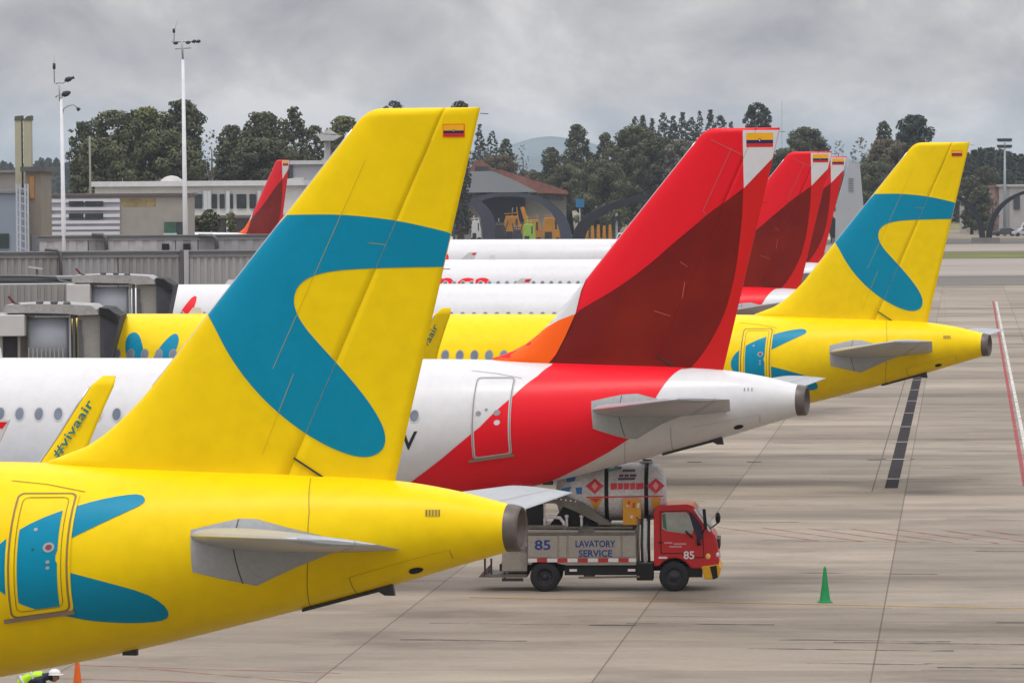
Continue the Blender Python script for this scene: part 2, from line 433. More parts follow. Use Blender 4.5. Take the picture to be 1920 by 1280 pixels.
# drain channel: dark strip with cross bars and flanking joints
DR = mat('drain_grate', (0.034, 0.032, 0.034), 0.95, var=0.3, scale=1.5, spec=0.05); CONL = mat('drain_surround', (0.36, 0.31, 0.275), 0.85, var=0.12, scale=0.8)
a = gp(1671, 915); b = gp(1721, 705); d = (b - a).normalized(); nrm = Vector((d.y, -d.x, 0)); Ln = (b - a).length + 8
dr = thing('drain_channel', 'long dark slot drain set in the concrete right of the red tail cone', 'drain', a)
mb = MB(); strip(mb, [a, a + d*Ln], 0.44, 0.014, DR); mb.build('grate', dr, fixn=False)
for k in range(8):
    mb = MB(); strip(mb, [a + d*(5+k*12) - nrm*0.45, a + d*(5+k*12) + nrm*0.45], 0.35, 0.018, CONL); mb.build('cross_bar', dr, fixn=False)
for sgn in (-1,):
    mb = MB(); strip(mb, [a + nrm*sgn*0.62 - d*2, a + nrm*sgn*0.62 + d*Ln], 0.035, 0.011, mat('joint_filler', (0.07, 0.06, 0.055), 0.8)); mb.build('joint', dr, fixn=False)
mb = MB()
for (px_, py_) in ((1302, 866), (1414, 866), (1640, 862), (1662, 861), (1700, 861), (1764, 548)):
    p = gp(px_, py_); mb.tube([p + Vector((0, 0, 0.006)), p + Vector((0, 0, 0.016))], 0.28, DKM, 16)
o = mb.build('pavement_fittings'); o['kind'] = 'structure'

# hills
def hill(name, prof, Y, thick, m):
    """ridge given as (px, py) crest points at distance Y, falling away in depth on both sides"""
    xs = np.linspace(prof[0][0], prof[-1][0], 160); ys = np.interp(xs, [p[0] for p in prof], [p[1] for p in prof])
    rows = []
    for (k, dy) in ((0.0, -thick), (0.55, -thick*0.5), (1.0, 0), (0.6, thick*0.6), (0.0, thick*1.3)):
        row = []
        for x, y in zip(xs, ys):
            n = mnoise.noise(Vector((x*0.012, k*2, Y*0.001)))*4 + mnoise.noise(Vector((x*0.05, k*3, 3)))*1.5
            p = at(x, y + n, Y); row.append(Vector((p.x * (Y+dy)/Y, Y + dy, max(-2, p.z * k) if k else -2)))
        rows.append(row)
    mb = MB(); mb.loft(rows, m, closed=False); o = mb.build(name, fixn=True); o['kind'] = 'structure'; return o
HILLM = mat('hazed_forest_hill', (0.10, 0.135, 0.155), 0.95, var=0.3, scale=0.004)  # blue-grey of distant haze is mixed into the hill colour
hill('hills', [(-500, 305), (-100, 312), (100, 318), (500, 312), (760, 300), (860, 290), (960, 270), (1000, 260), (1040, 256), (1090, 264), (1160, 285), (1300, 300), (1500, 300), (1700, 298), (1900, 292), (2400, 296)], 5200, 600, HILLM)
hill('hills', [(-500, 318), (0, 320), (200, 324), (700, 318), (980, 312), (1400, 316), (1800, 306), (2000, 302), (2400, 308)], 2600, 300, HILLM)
#==AIRCRAFT
# ------------------------------------------------------------------ aircraft
FA = Frame(740, 80.44); FB = Frame(1357, 123.9, 0.09); FC = Frame(1740, 166.6, th=16.8)
_st = [(-35.45,3.36,3.30,.03),(-35.3,3.60,3.05,.32),(-34.9,3.92,2.74,.68),(-34.1,4.48,2.38,1.12),(-33.1,5.10,2.10,1.48),(-31.6,5.68,1.86,1.82),(-29.6,5.88,1.75,1.975),
       (-24,5.89,1.75,1.975),(-18,5.89,1.75,1.975),(-12.5,5.89,1.75,1.975),(-10,5.89,1.86,1.97),(-8,5.885,2.07,1.90),(-6.9,5.88,2.25,1.84),(-4.6,5.83,2.72,1.60),(-2.5,5.76,3.24,1.27),(-1,5.69,3.63,1.02),(0,5.62,3.90,.85),(1,5.47,4.20,.63),(1.93,5.25,4.47,.42)]
_U = np.array([s[0] for s in _st]); 
def _herm(col):
    V = np.array([s[col] for s in _st]); dd = np.diff(V)/np.diff(_U); m = np.zeros(len(V))
    m[0] = dd[0]; m[-1] = dd[-1]
    for i in range(1, len(V)-1): m[i] = 0 if dd[i-1]*dd[i] <= 0 else 2*dd[i-1]*dd[i]/(dd[i-1]+dd[i])
    def f(u):
        u = min(max(u, _U[0]), _U[-1]); i = min(int(np.searchsorted(_U, u, 'right'))-1, len(V)-2); h = _U[i+1]-_U[i]; t = (u-_U[i])/h
        return ((1+2*t)*(1-t)**2*V[i] + t*(1-t)**2*h*m[i] + t*t*(3-2*t)*V[i+1] + t*t*(t-1)*h*m[i+1])
    return f
f_top, f_bot, f_hw = _herm(1), _herm(2), _herm(3)
def fus(u, ph, off=0.0, side=-1):
    t, b, w = f_top(u), f_bot(u), f_hw(u); c = (t+b)/2; h = (t-b)/2
    return Vector((u, side*(w+off)*math.cos(ph), c + (h+off)*math.sin(ph)))
def fsurf(fr, px, py):
    """photo pixel -> (u, phi) on the port side of the fuselage"""
    v = 1.5; ph = 0
    for _ in range(14):
        u, w = fr.plane(px, py, v)
        t, b, hw = f_top(u), f_bot(u), f_hw(u); s_ = (w-(t+b)/2)/((t-b)/2)
        s_ = max(-1, min(1, s_)); ph = math.asin(s_); v = 0.5*v + 0.5*hw*math.cos(ph)
    return (u, ph)
def fz(u, z):
    t, b = f_top(u), f_bot(u); return math.asin(max(-1, min(1, (z-(t+b)/2)/((t-b)/2))))
PS = 1.9     # phi is scaled by this in 2D so that both axes are about metres
def fdecal(mb, poly, m, off=0.008, clips=(), mesh=None, du=0.3, side=-1, px=None):
    if px is not None: poly = [fsurf(px, x, y) for x, y in poly]
    if poly is not None: poly = [(u, p*PS) for u, p in poly]; us = [p[0] for p in poly]; ps = [p[1] for p in poly]
    else: us = [p[0] for p in mesh[0]]; ps = [p[1] for p in mesh[0]]
    vs, fs = cut2d(poly, mesh, clips=clips, grid=[(1, 0, rng(min(us), max(us), du)[1:-1]), (0, 1, rng(min(ps), max(ps), 0.11)[1:-1])])
    mb.add([fus(u, p/PS, off, side) for u, p in vs], fs, m, True)
def fline(mb, pts, w, m, off=0.010, px=None):
    """thin line on the fuselage through points"""
    if px is not None: pts = [fsurf(px, x, y) for x, y in pts]
    d = []
    for a, b in zip(pts[:-1], pts[1:]):
        n = max(1, int(math.hypot(b[0]-a[0], (b[1]-a[1])*PS)/0.15))
        d += [(a[0]+(b[0]-a[0])*i/n, a[1]+(b[1]-a[1])*i/n) for i in range(n)]
    d.append(pts[-1]); vs = []
    for i, p in enumerate(d):
        q = d[min(i+1, len(d)-1)]; r_ = d[max(i-1, 0)]; dx = q[0]-r_[0]; dy = (q[1]-r_[1])*PS; l = math.hypot(dx, dy) or 1
        for s_ in (-1, 1): vs.append(fus(p[0] - s_*dy/l*w/2, p[1] + s_*dx/l*w/2/PS, off))
    mb.add(vs, [(2*i, 2*i+1, 2*i+3, 2*i+2) for i in range(len(d)-1)], m, True)
def fmesh(mb, m, skin=None):
    us = rng(-35.45, -29, 0.22) + rng(-28.6, -13, 1.0) + rng(-12.5, 1.93, 0.25)
    mb.loft([[fus(u, 2*math.pi*k/72) for k in range(72)] for u in us], m)

# fin
LEp = [(720,203.3),(706,204.5),(694,209),(682,217),(670,229),(657,247),(285,725),(262,752),(235,780),(205,808),(170,833),(135,850),(90,863)]
LEuw = smoothline([FA.plane(x, y) for x, y in LEp[:6]], 1) + [FA.plane(x, y) for x, y in LEp[6:]]
LEuw = sorted(LEuw, key=lambda p: p[1]); _lw = [p[1] for p in LEuw]; _lu = [p[0] for p in LEuw]
TT = FA.plane(900, 203); TB = FA.plane(740, 903); HT = FA.plane(835, 203); HB = FA.plane(545, 893)
WT = max(TT[1], _lw[-1]); WB = 5.45
def lin(a, b, w): return a[0] + (b[0]-a[0])*(w-a[1])/(b[1]-a[1])
f_le = lambda w: float(np.interp(w, _lw, _lu))
f_te = lambda w: lin(TT, TB, w)
f_hi = lambda w: lin(HT, HB, w)
def naca(c):
    c = min(max(c, 0), 1); return 5*(.2969*math.sqrt(c) - .126*c - .3516*c*c + .2843*c**3 - .1036*c**4)
def fin_t(u, w):
    le, te = f_le(w), f_te(w); c = (u-le)/(te-le)
    T = 0.60 + (0.20-0.60)*(w-5.8)/(WT-5.8)
    t = naca(c)*T + 0.012*min(1, max(0, c*8))
    if w > WT-0.14: t *= math.sqrt(max(0, 1-((w-WT+0.14)/0.14)**2))
    return t
def fdec_fin(mb, poly, m, side=-1, off=0.008, fr=None, clips=(), mesh=None):
    if fr is not None: poly = [fr.plane(x, y) for x, y in poly]
    src = poly if poly is not None else mesh[0]
    nx, ny = (LEuw[8][1]-LEuw[12][1]), -(LEuw[8][0]-LEuw[12][0])
    a, b = FA.plane(657, 247), FA.plane(285, 725); nx, ny = (a[1]-b[1]), -(a[0]-b[0]); l = math.hypot(nx, ny); nx /= l; ny /= l
    if nx < 0: nx, ny = -nx, -ny
    d0 = a[0]*nx + a[1]*ny
    us = [p[0] for p in src]; ws = [p[1] for p in src]
    vs, fs = cut2d(poly, mesh, clips=clips, grid=[(nx, ny, [d0+k for k in (.01,.025,.05,.09,.15,.25,.4,.7)]), (1, 0, rng(min(us), max(us), .2)[1:-1]), (0, 1, rng(min(ws), max(ws), .25)[1:-1])])
    def P(u, w):
        u = max(u, f_le(w)); t = fin_t(u, w); return Vector((u, side*(t+off), w))
    mb.add([P(u, w) for u, w in vs], fs, m, True)
HN = (HB[1]-HT[1], -(HB[0]-HT[0])); _hl = math.hypot(*HN); HN = (HN[0]/_hl, HN[1]/_hl)
if HN[0] < 0: HN = (-HN[0], -HN[1])      # points aft
CF = (HT[0]-HN[0]*0.004, HT[1]-HN[1]*0.004, -HN[0], -HN[1]); CR = (HT[0]+HN[0]*0.004, HT[1]+HN[1]*0.004, HN[0], HN[1])
def fin_parts(base, kind):
    ws = sorted(set(rng(WB, 5.95, 0.05) + rng(5.95, WT-0.55, 0.2) + rng(WT-0.55, WT-0.12, 0.06) + [WT-0.14+0.14*math.sin(x) for x in rng(0, math.pi/2, 0.2)]))
    res = []
    for part in (0, 1):
        mb = MB(); rings = []
        for w in ws:
            a, b = (f_le(w), f_hi(w)-0.004) if part == 0 else (f_hi(w)+0.004, f_te(w))
            n = 26 if part == 0 else 10
            cs = [(1-math.cos(math.pi/2*i/n)) for i in range(n+1)] if part == 0 else [i/n for i in range(n+1)]
            b = max(b, a+0.01)
            pt = [(a+(b-a)*c) for c in cs]
            rings.append([Vector((u, -fin_t(u, w), w)) for u in pt] + [Vector((u, fin_t(u, w), w)) for u in reversed(pt)])
        mb.loft(rings, base, cap=True)
        clip = [CF] if part == 0 else [CR]
        for side in (-1, 1): livery_fin(mb, kind, side, clip, part)
        res.append(mb)
    return res
def px2(fr, pts): return [fr.plane(x, y) for x, y in pts]
def flag(mb, x0, x1, z0, z1, side, off=0.016, clip=()):
    h = z1-z0
    for (a, b, m) in ((z0+h*.5, z1, FLY), (z0+h*.25, z0+h*.5, FLB), (z0, z0+h*.25, FLR)):
        fdec_fin(mb, [(x0, a), (x1, a), (x1, b), (x0, b)], m, side, off)
    cx, cz = (x0+x1)/2, z0+h*.48
    fdec_fin(mb, [(cx+h*.10*math.cos(t), cz+h*.13*math.sin(t)) for t in rng(0, 5.8, 0.6)], FLB, side, off+.004)
    fdec_fin(mb, [(cx+h*.05*math.cos(t), cz+h*.07*math.sin(t)) for t in rng(0, 5.8, 0.6)], WHT, side, off+.008)
SW_IN = [(832,500),(760,501),(690,503),(630,507),(590,517),(566,534),(557,558),(562,585),(580,615),(612,652),(652,697),(690,745),(713,782),(725,812),(723,838),(708,852),(686,857),(655,851),(610,831),(560,798),(510,755),(470,710),(435,660),(406,607),(380,575)]
SW_TOP = [(540,403),(590,402),(640,402),(700,407),(750,414),(800,425),(851,438)]
def livery_fin(mb, kind, side, clip, part):
    if kind == 'viva':
        le = [(393,583),(548,403)]
        poly = px2(FA, smoothline(SW_TOP, 1)) + px2(FA, smoothline(SW_IN, 2))
        # keep the leading edge inside the outline
        poly = [(min(u, f_te(w)-0.004), w) for u, w in poly]
        fdec_fin(mb, poly, TEAL, side, 0.008, clips=clip)
        if part == 1:
            a = FA.plane(834, 256); b = FA.plane(871, 234)
            fdec_fin(mb, [(a[0]-.014, a[1]-.014), (b[0]+.014, a[1]-.014), (b[0]+.014, b[1]+.014), (a[0]-.014, b[1]+.014)], ORA, side, 0.010)
            flag(mb, a[0], b[0], a[1], b[1], side, 0.014)
            ln = [[(695,455),(505,833)], [(812,262),(690,540)], [(725,455),(700,520),(640,660)]]
        else: ln = [[(690,300),(520,690)], [(558,700),(500,850)], [(695,455),(740,460)]]
        for l in ln:
            p = px2(FA, l)
            for a, b in zip(p[:-1], p[1:]):
                d = Vector((b[0]-a[0], b[1]-a[1])).normalized()*0.0038; 
                fdec_fin(mb, [(a[0]-d.y, a[1]+d.x), (a[0]+d.y, a[1]-d.x), (b[0]+d.y, b[1]-d.x), (b[0]-d.y, b[1]+d.x)], SEAMB, side, 0.013, clips=clip)
    else:
        cl_ = lambda P: [(min(u, f_te(w)-0.004), w) for u, w in P]
        fb = FB
        # scarlet band along the trailing edge
        rb = [(1395,353),(1392,415),(1386,465),(1380,509),(1371,548),(1361,583),(1347,615),(1330,646),(1313,671),(1290,697)]
        p = px2(fb, smoothline(rb, 1)) + px2(fb, [(1300,702),(1358,700),(1357,695),(1450,298)])
        fdec_fin(mb, cl_(p), RED2, side, 0.008, clips=clip)
        m1 = [(1395,353),(1365,376),(1333,398),(1298,429),(1263,458),(1230,488),(1193,517),(1156,543),(1119,564),(1080,587),(1065,630),(1048,664),(1030,690)]
        p = px2(fb, smoothline(m1, 1)) + px2(fb, [(1030,705),(1200,705),(1290,697)]) + px2(fb, smoothline(rb, 1))[::-1]
        fdec_fin(mb, cl_(p), MAR, side, 0.011, clips=clip)
        # white corner with the flag
        p = px2(fb, [(1394,236),(1396,353),(1450,297),(1465,236)]); fdec_fin(mb, cl_([(u, min(w, WT-.06)) for u, w in p]), WHT, side, 0.014, clips=clip)
        if part == 1:
            a = fb.plane(1401, 276); b = fb.plane(1450, 249); flag(mb, a[0], b[0], a[1], b[1], side, 0.018)
        # white dorsal and orange fillet
        if part == 0:
            p = px2(fb, [(1112,500),(1101,520),(1092,545),(1083,588),(1040,606),(1012,621),(975,642),(940,657),(900,671),(860,680),(900,640),(1000,600),(1060,540)])
            p = cl_(p); fdec_fin(mb, p, WHT, side, 0.028)
            p = px2(fb, [(1083,588),(1050,600),(1012,621),(975,641),(940,657),(880,674),(880,690),(1026,690),(1048,664),(1065,630)])
            fdec_fin(mb, cl_(p), ORA, side, 0.036)
        ln = [[(1335,262),(1392,290)], [(1374,278),(1321,395),(1327,403)], [(1278,490),(1292,500)], [(1287,528),(1282,560)], [(1230,582),(1260,592)]]
        for l in ln:
            p = px2(fb, l)
            for a, b in zip(p[:-1], p[1:]):
                d = Vector((b[0]-a[0], b[1]-a[1])).normalized()*0.009
                fdec_fin(mb, [(a[0]-d.y, a[1]+d.x), (a[0]+d.y, a[1]-d.x), (b[0]+d.y, b[1]-d.x), (b[0]-d.y, b[1]+d.x)], REDL, side, 0.016, clips=clip)
SEAMB = mat('brown_seam', (0.50, 0.34, 0.01), 0.6); REDL = mat('pale_red_seam', (0.5, 0.10, 0.09), 0.6)

def foil(mb, secs, c0, c1, m, n=12, tdir=Vector((0, 0, 1)), le_m=None):
    """secs: (LE point, chord, thickness ratio)"""
    rings = []
    for (P, ch, tr) in secs:
        cs = [c0 + (c1-c0)*(1-math.cos(math.pi*i/n))/2 if c0 == 0 else c0+(c1-c0)*i/n for i in range(n+1)]
        up = [P + Vector((c*ch, 0, 0)) + tdir*(naca(c)*ch*tr + 0.004) for c in cs]
        lo = [P + Vector((c*ch, 0, 0)) - tdir*(naca(c)*ch*tr + 0.004) for c in reversed(cs)]
        rings.append(up+lo)
    mb.loft(rings, m, cap=True)
def aircraft(kind, fr, label, group, far=False, trim=0.0):
    body, lin_m = (YEL, SEAM) if kind == 'viva' else (WHT, SEAMW)
    t = thing('airliner', label, 'airplane', (fr.X, fr.Y, fr.dz), -fr.th, group, world=False)
    mb = MB(); fmesh(mb, body)
    if kind == 'viva':
        LV = [(274,936),(264,926),(232,928),(180,938),(130,953),(70,975),(25,1000),(-8,1025),(-25,1062),(-10,1100),(30,1128),(80,1145),(130,1155),(170,1163),(230,1167),(280,1166),(312,1161),(318,1148),(305,1130),(270,1110),(200,1091),(150,1078),(128,1072),(112,1062),(102,1047),(112,1022),(130,1010),(190,981),(240,958),(266,946)]
        LVuw = [fsurf(FA, x, y) for x, y in smoothpoly(LV, 1)]
        fdecal(mb, LVuw, TEAL)
        for pp in ([(238,672),(234,645),(240,628),(250,622),(260,626),(266,640),(272,672),(285,720),(270,760),(250,720)],
                   [(286,672),(300,650),(318,630),(330,624),(336,632),(334,648),(322,672),(300,720),(285,755),(275,730)]):
            fdecal(mb, smoothpoly(pp, 1), TEAL, px=FC)
        fline(mb, [(583, 897),(580,960),(579,1040),(586,1138)], 0.012, lin_m, px=FA)
        fline(mb, [(22,901),(90,908),(160,922)], 0.016, lin_m, px=FA)
        fline(mb, [(655,1081),(843,1030),(850,1046)], 0.012, lin_m, px=FA); fline(mb, [(655,1081),(672,1112)], 0.012, lin_m, px=FA)
        fdecal(mb, [(797,955),(825,955),(825,968),(797,968)], SEAMB, px=FA)
        for x in range(800, 825, 6): fline(mb, [(x,956),(x,967)], 0.012, BLKT, 0.014, px=FA)
        fdecal(mb, smoothpoly([(765,1068),(780,1062),(796,1064),(790,1072),(770,1076)],1), BLK, px=FA)
        patch = [(358,993),(450,972),(482,973),(600,1003),(690,1028),(623,1036),(552,1064),(482,1097),(457,1092),(361,1071)]
        fdecal(mb, patch, GREYP, 0.012, px=FA)
        fline(mb, [(448,973),(441,1000),(438,1030),(456,1093)], 0.022, mat('patch_gap', (0.10,0.10,0.08), 0.7), 0.016, px=FA)
        door_px = FA; dq = (15, 128, 925, 1152, 72)
    else:
        b_ = FB
        fdecal(mb, smoothpoly([(1036,684),(1008,705),(960,745),(900,800),(830,858),(745,920),(700,945),(770,950),(900,948),(1000,915),(1075,882),(1140,848),(1180,822),(1185,800),(1200,775),(1230,745),(1250,715),(1283,690),(1150,683)], 0), RED, px=b_)
        # crown part of the red on both sides
        pts = [(fsurf(b_, 1035, 684)[0]), (fsurf(b_, 1283, 691)[0])]
        u0 = fsurf(b_, 1033, 686); u1 = fsurf(b_, 1283, 691)
        for sd_ in (-1, 1):
            fdecal(mb, [(u0[0], u0[1]), (u1[0]+.02, u1[1]-.02), (u1[0]+.3, math.pi/2), (u0[0]+.0, math.pi/2)], RED, 0.008, side=sd_)
        fdecal(mb, [(-12, -1.0), (-8.9, -0.2), (u0[0], u0[1]), (u1[0], u1[1]), (u1[0]-.8, .8), (-2.6, 0.0), (-3, -0.8), (-6, -1.2)], RED, 0.008, side=1)
        for (x, ys) in ((1260, [(1258,800),(1264,850)]), (1172, [(1172,825),(1174,870)])): fline(mb, ys, 0.012, lin_m, px=b_)
        fline(mb, [(885,695),(930,700),(978,709)], 0.016, lin_m, px=b_)
        fline(mb, [(1300,800),(1425,777),(1425,792)], 0.012, lin_m, px=b_)
        fdecal(mb, smoothpoly([(1375,800),(1385,795),(1396,797),(1390,803),(1378,805)],1), BLK, px=b_)
        for x in (1396, 1403, 1410): fline(mb, [(x,727),(x,733)], 0.03, SEAMW, px=b_)
        patch = [(1109,752),(1166,740),(1195,738),(1265,755),(1320,768),(1290,775),(1240,795),(1195,822),(1178,822),(1112,803)]
        fdecal(mb, patch, GREYP, 0.012, px=b_)
        fline(mb, [(1166,741),(1162,760),(1161,780),(1172,818)], 0.022, mat('patch_gap', (0.10,0.10,0.08), 0.7), 0.016, px=b_)
        vs, fs = text2d('AV', 0.62, 0.012, 0.1)
        c = fsurf(b_, 783, 829); W_ = max(v[0] for v in vs)
        fdecal(mb, None, BLKT, mesh=([(x - W_ + c[0], (fz(c[0], 3.68 + y))*PS) for x, y in vs], fs))
        vs, fs = text2d('avianca', 1.9, 0.03)
        W_ = max(v[0] for v in vs); k = 7.4/W_
        fdecal(mb, None, RED, mesh=([(x*k - 26.6, fz(-25, 3.95 + y*1.0)*PS) for x, y in vs], fs))
        fdecal(mb, smoothpoly([(-28.9,0.05),(-28.4,0.55),(-28.05,0.88),(-27.85,0.8),(-27.95,0.4),(-28.1,-.1),(-28.5,-.3)], 1), RED)
        door_px = FB; dq = (885, 957, 708, 856, 920)
    for j in range(46):       # starboard window row, never in view
        u = -29.0 + 0.533*j
        if u < -8: fdecal(mb, [(u+.115*math.cos(q), fz(u, 4.5)+.165/2.07*math.sin(q)) for q in rng(0, 5.7, .6)], WINB, .006, side=1)
    f_o = mb.build('fuselage', t, fixn=False)
    # cockpit glass
    for sd_ in (-1, 1):
        for q in ([(-34.0,0.75),(-33.35,0.62),(-33.3,1.0),(-33.75,1.25)], [(-33.28,0.60),(-32.6,0.50),(-32.65,0.80),(-33.2,0.95)]):
            mb = MB(); fdecal(mb, q, GLS, .01, side=sd_); mb.build('cockpit_window', t, fixn=False)
    # rear door
    x0, x1, y0, y1, xm = dq; ym = (y0+y1)/2
    u0 = fsurf(door_px, x0, ym)[0]; u1 = fsurf(door_px, x1, ym)[0]
    p1 = fsurf(door_px, xm, y0)[1]; p0 = fsurf(door_px, xm, y1)[1]
    def rrect(a, b, c, d, r, n=5):
        out = []
        for (cx, cy, s0) in ((b-r, d-r, 0), (a+r, d-r, 90), (a+r, c+r, 180), (b-r, c+r, 270)):
            out += [(cx+r*math.cos(R(s0+90*i/n)), cy+r*math.sin(R(s0+90*i/n))) for i in range(n+1)]
        return out
    def ring(mb, ins, w, m, off):
        A = rrect(u0+ins, u1-ins, p0*PS+ins, p1*PS-ins, 0.12); B = rrect(u0+ins+w, u1-ins-w, p0*PS+ins+w, p1*PS-ins-w, 0.10)
        den = lambda Q: [ (Q[i][0]+(Q[(i+1)%len(Q)][0]-Q[i][0])*k/8, Q[i][1]+(Q[(i+1)%len(Q)][1]-Q[i][1])*k/8) for i in range(len(Q)) for k in range(8)]
        A, B = den(A), den(B); n = len(A)
        mb.add([fus(u, p/PS, off) for u, p in A+B], [(i, (i+1)%n, n+(i+1)%n, n+i) for i in range(n)], m, True)
    mb = MB(); fdecal(mb, [(a, b/PS) for a, b in rrect(u0+.05, u1-.05, p0*PS+.05, p1*PS-.05, .1)], body, 0.014)
    dm = mb
    if kind == 'viva':
        i_ = .16
        fdecal(mb, LVuw, TEAL, 0.020, clips=[(u0+i_,0,1,0),(u1-i_-.02,0,-1,0),(0,p0*PS+i_-.03,0,1)])
        for (x, y, r_, m_) in ((92,1026,.10,GREYP),(92,1026,.055,DULR),(68,993,.035,GREYP),(90,1053,.035,GREYP),(90,1064,.035,GREYP),(62,1030,.02,DKM)):
            c = fsurf(FA, x, y); fdecal(mb, [(c[0]+r_*math.cos(q), c[1]+r_*math.sin(q)/2.0) for q in rng(0, 5.8, .45)], m_, .026 if m_ is GREYP else .030)
    else:
        fdecal(mb, [fsurf(FB, x, y) for x, y in [(1030,684),(960,745),(900,800),(830,858),(880,870),(960,870)]], RED, 0.020, clips=[(u0+.06,0,1,0),(u1-.06,0,-1,0),(0,p0*PS+.06,0,1)])
        for (x, y, r_, m_) in ((932,774,.09,SEAMW),(932,792,.08,WHT),(897,775,.07,SEAMW),(912,768,.04,SEAMW)):
            c = fsurf(FB, x, y); fdecal(mb, [(c[0]+r_*math.cos(q), c[1]+r_*math.sin(q)/2.0) for q in rng(0, 5.8, .45)], m_, .026)
    d_o = mb.build('door', t, fixn=False)
    mb = MB()
    if kind == 'viva': ring(mb, -0.04, 0.15, YEL, 0.022); ring(mb, 0.0, 0.035, SEAM2, 0.027)
    else: ring(mb, -0.01, 0.06, WHT, 0.022); ring(mb, 0.0, 0.035, SEAMW, 0.027)
    ring(mb, 0.11, 0.012, lin_m, 0.028) if kind == 'viva' else None
    mb.build('door_frame', d_o, fixn=False)
    mb = MB(); a = fus(u0-.12, p0-.02, 0.02); b = fus(u1+.05, p0-.02, 0.02); mb.bar(a, b, 0.07, 0.07, mat('worn_sill', (0.16, 0.11, 0.07), 0.6)); mb.build('door_sill', d_o)
    # port windows
    un = -29.0
    for j in range(46):
        u = un + 0.533*j
        if u > u0-1.0: break
        mb = MB(); q_ = rng(0, 2*math.pi-.4, .4)
        fdecal(mb, [(u+.15*math.cos(q), fz(u, 4.5)+.205/2.07*math.sin(q)) for q in q_], mat('window_rim', (0.55,0.54,0.54), 0.5) if kind != 'viva' else SEAMW, .010)
        fdecal(mb, [(u+.115*math.cos(q), fz(u, 4.5)+.165/2.07*math.sin(q)) for q in q_], WINB, .014)
        mb.build('cabin_window', t, fixn=False)
    # fin and rudder
    fm, rm = fin_parts(body if kind == 'viva' else RED, kind)
    fo = fm.build('fin', t, fixn=False); ro = rm.build('rudder', t, fixn=False)
    for o_ in (fo, ro):
        bm = bmesh.new(); bm.from_mesh(o_.data); bm.to_mesh(o_.data); bm.free()
    mb = MB(); ws = rng(FA.plane(285, 725)[1], FA.plane(660, 243)[1], .25)      # bare metal leading edge
    mb.tube([(f_le(w)+.012, 0, w) for w in ws], 0.022, LEM, 8); mb.build('leading_edge', fo)
    mb = MB(); a = FA.plane(558, 857); b = FA.plane(612, 894); c = FA.plane(738, 903)
    for s_ in (-1, 1):
        for p, q in ((a, b), (b, c)):
            P = Vector((p[0], s_*(fin_t(p[0], max(p[1], 5.46))+.02), p[1])); Q = Vector((q[0], s_*(fin_t(q[0], max(q[1], 5.46))+.02), q[1])); mb.bar(P, Q, 0.03, 0.028, DKM)
    mb.build('rudder_gap', ro)
    # tail end: exhaust
    mb = MB(); rg = []
    c0 = (f_top(1.93)+f_bot(1.93))/2; h0 = (f_top(1.93)-f_bot(1.93))/2
    for (u, k, dzz) in ((1.92, 1.015, 0), (2.0, 1.0, .0), (2.1, .97, -.01), (2.15, .92, -.01), (2.16, .86, -.01), (2.12, .82, -.01), (1.90, .78, -.01)):
        rg.append([Vector((u, -.42*k*math.cos(2*math.pi*i/40), c0+dzz+h0*k*math.sin(2*math.pi*i/40))) for i in range(40)])
    mb.loft(rg, APU, cap=False); mb.add(rg[-1], [tuple(range(40))], BLK); mb.build('exhaust', t)
    # horizontal stabiliser
    lu = FA.plane(360, 1010, 1.4)[0]
    for s_ in (-1, 1):
        secs = []
        for k in rng(0, 1, .1):
            v = 0.55 + (6.22-0.55)*k; kk = (v-1.4)/(6.22-1.4)
            secs.append((Vector((lu + 3.25*kk, s_*v, 4.66 + 0.50*kk)), 3.55 + (1.30-3.55)*max(kk, -.1), 0.10))
        secs.append((secs[-1][0] + Vector((.28, s_*.07, .0)), 0.95, 0.05))
        st_m = mat('stabiliser_skin', (0.37, 0.39, 0.41), 0.35, metal=0.1, var=0.05, scale=1, var2=0.08)
        mb = MB(); foil(mb, secs, 0, .70, st_m)
        for sc in (secs[1:-1],):
            mb.tube([p[0]+Vector((.02,0,0)) for p in sc], .025, LEM, 6)
        piv = Vector((lu+2.2, 0, 4.7))
        h = mb.build('horizontal_stabilizer', t, origin=piv); h.location = piv; h.rotation_euler = (0, R(trim), 0)
        ORI[h.name] = piv
        mb = MB(); foil(mb, secs, .71, 1.0, st_m, n=5); e = mb.build('elevator', h, origin=piv)
    # wings
    WO = 0.0 if kind == 'viva' else -1.6
    for s_ in (-1, 1):
        def wsec(v):
            k = (v-1.9)/(17.0-1.9); le = WO-21.1 + (15.1*math.tan(R(27.2)))*k; z = 2.55 + 1.62*k
            te = WO + (-14.5 if v < 6.4 else -14.5 + (v-6.4)*(2.6/10.6))
            return (Vector((le, s_*v, z)), te-le, 0.13-0.03*k)
        secs = [wsec(v) for v in rng(0.6, 17.0, 1.1)]
        wm = mat('wing_skin', (0.42, 0.44, 0.46), 0.35, metal=0.2, var=0.05, scale=1, var2=0.06)
        mb = MB(); foil(mb, secs, 0, 1.0, wm, 14); mb.tube([p[0]+Vector((.03,0,0)) for p in secs[1:]], .05, LEM, 6)
        for v in (5.0, 8.6, 12.3): 
            P, ch, _ = wsec(v); mb.loft([[P+Vector((ch*.55+q, r_*math.cos(a), -.25-.35*math.sin(math.pi*q/3.4)*0+r_*math.sin(a))) for a in rng(0, 2*math.pi-.5, .5)] for q, r_ in ((0,.02),(.5,.15),(1.6,.22),(2.8,.16),(3.6,.02))], wm)
        w_o = mb.build('wing', t)
        P, ch, _ = secs[-1]; mb = MB()
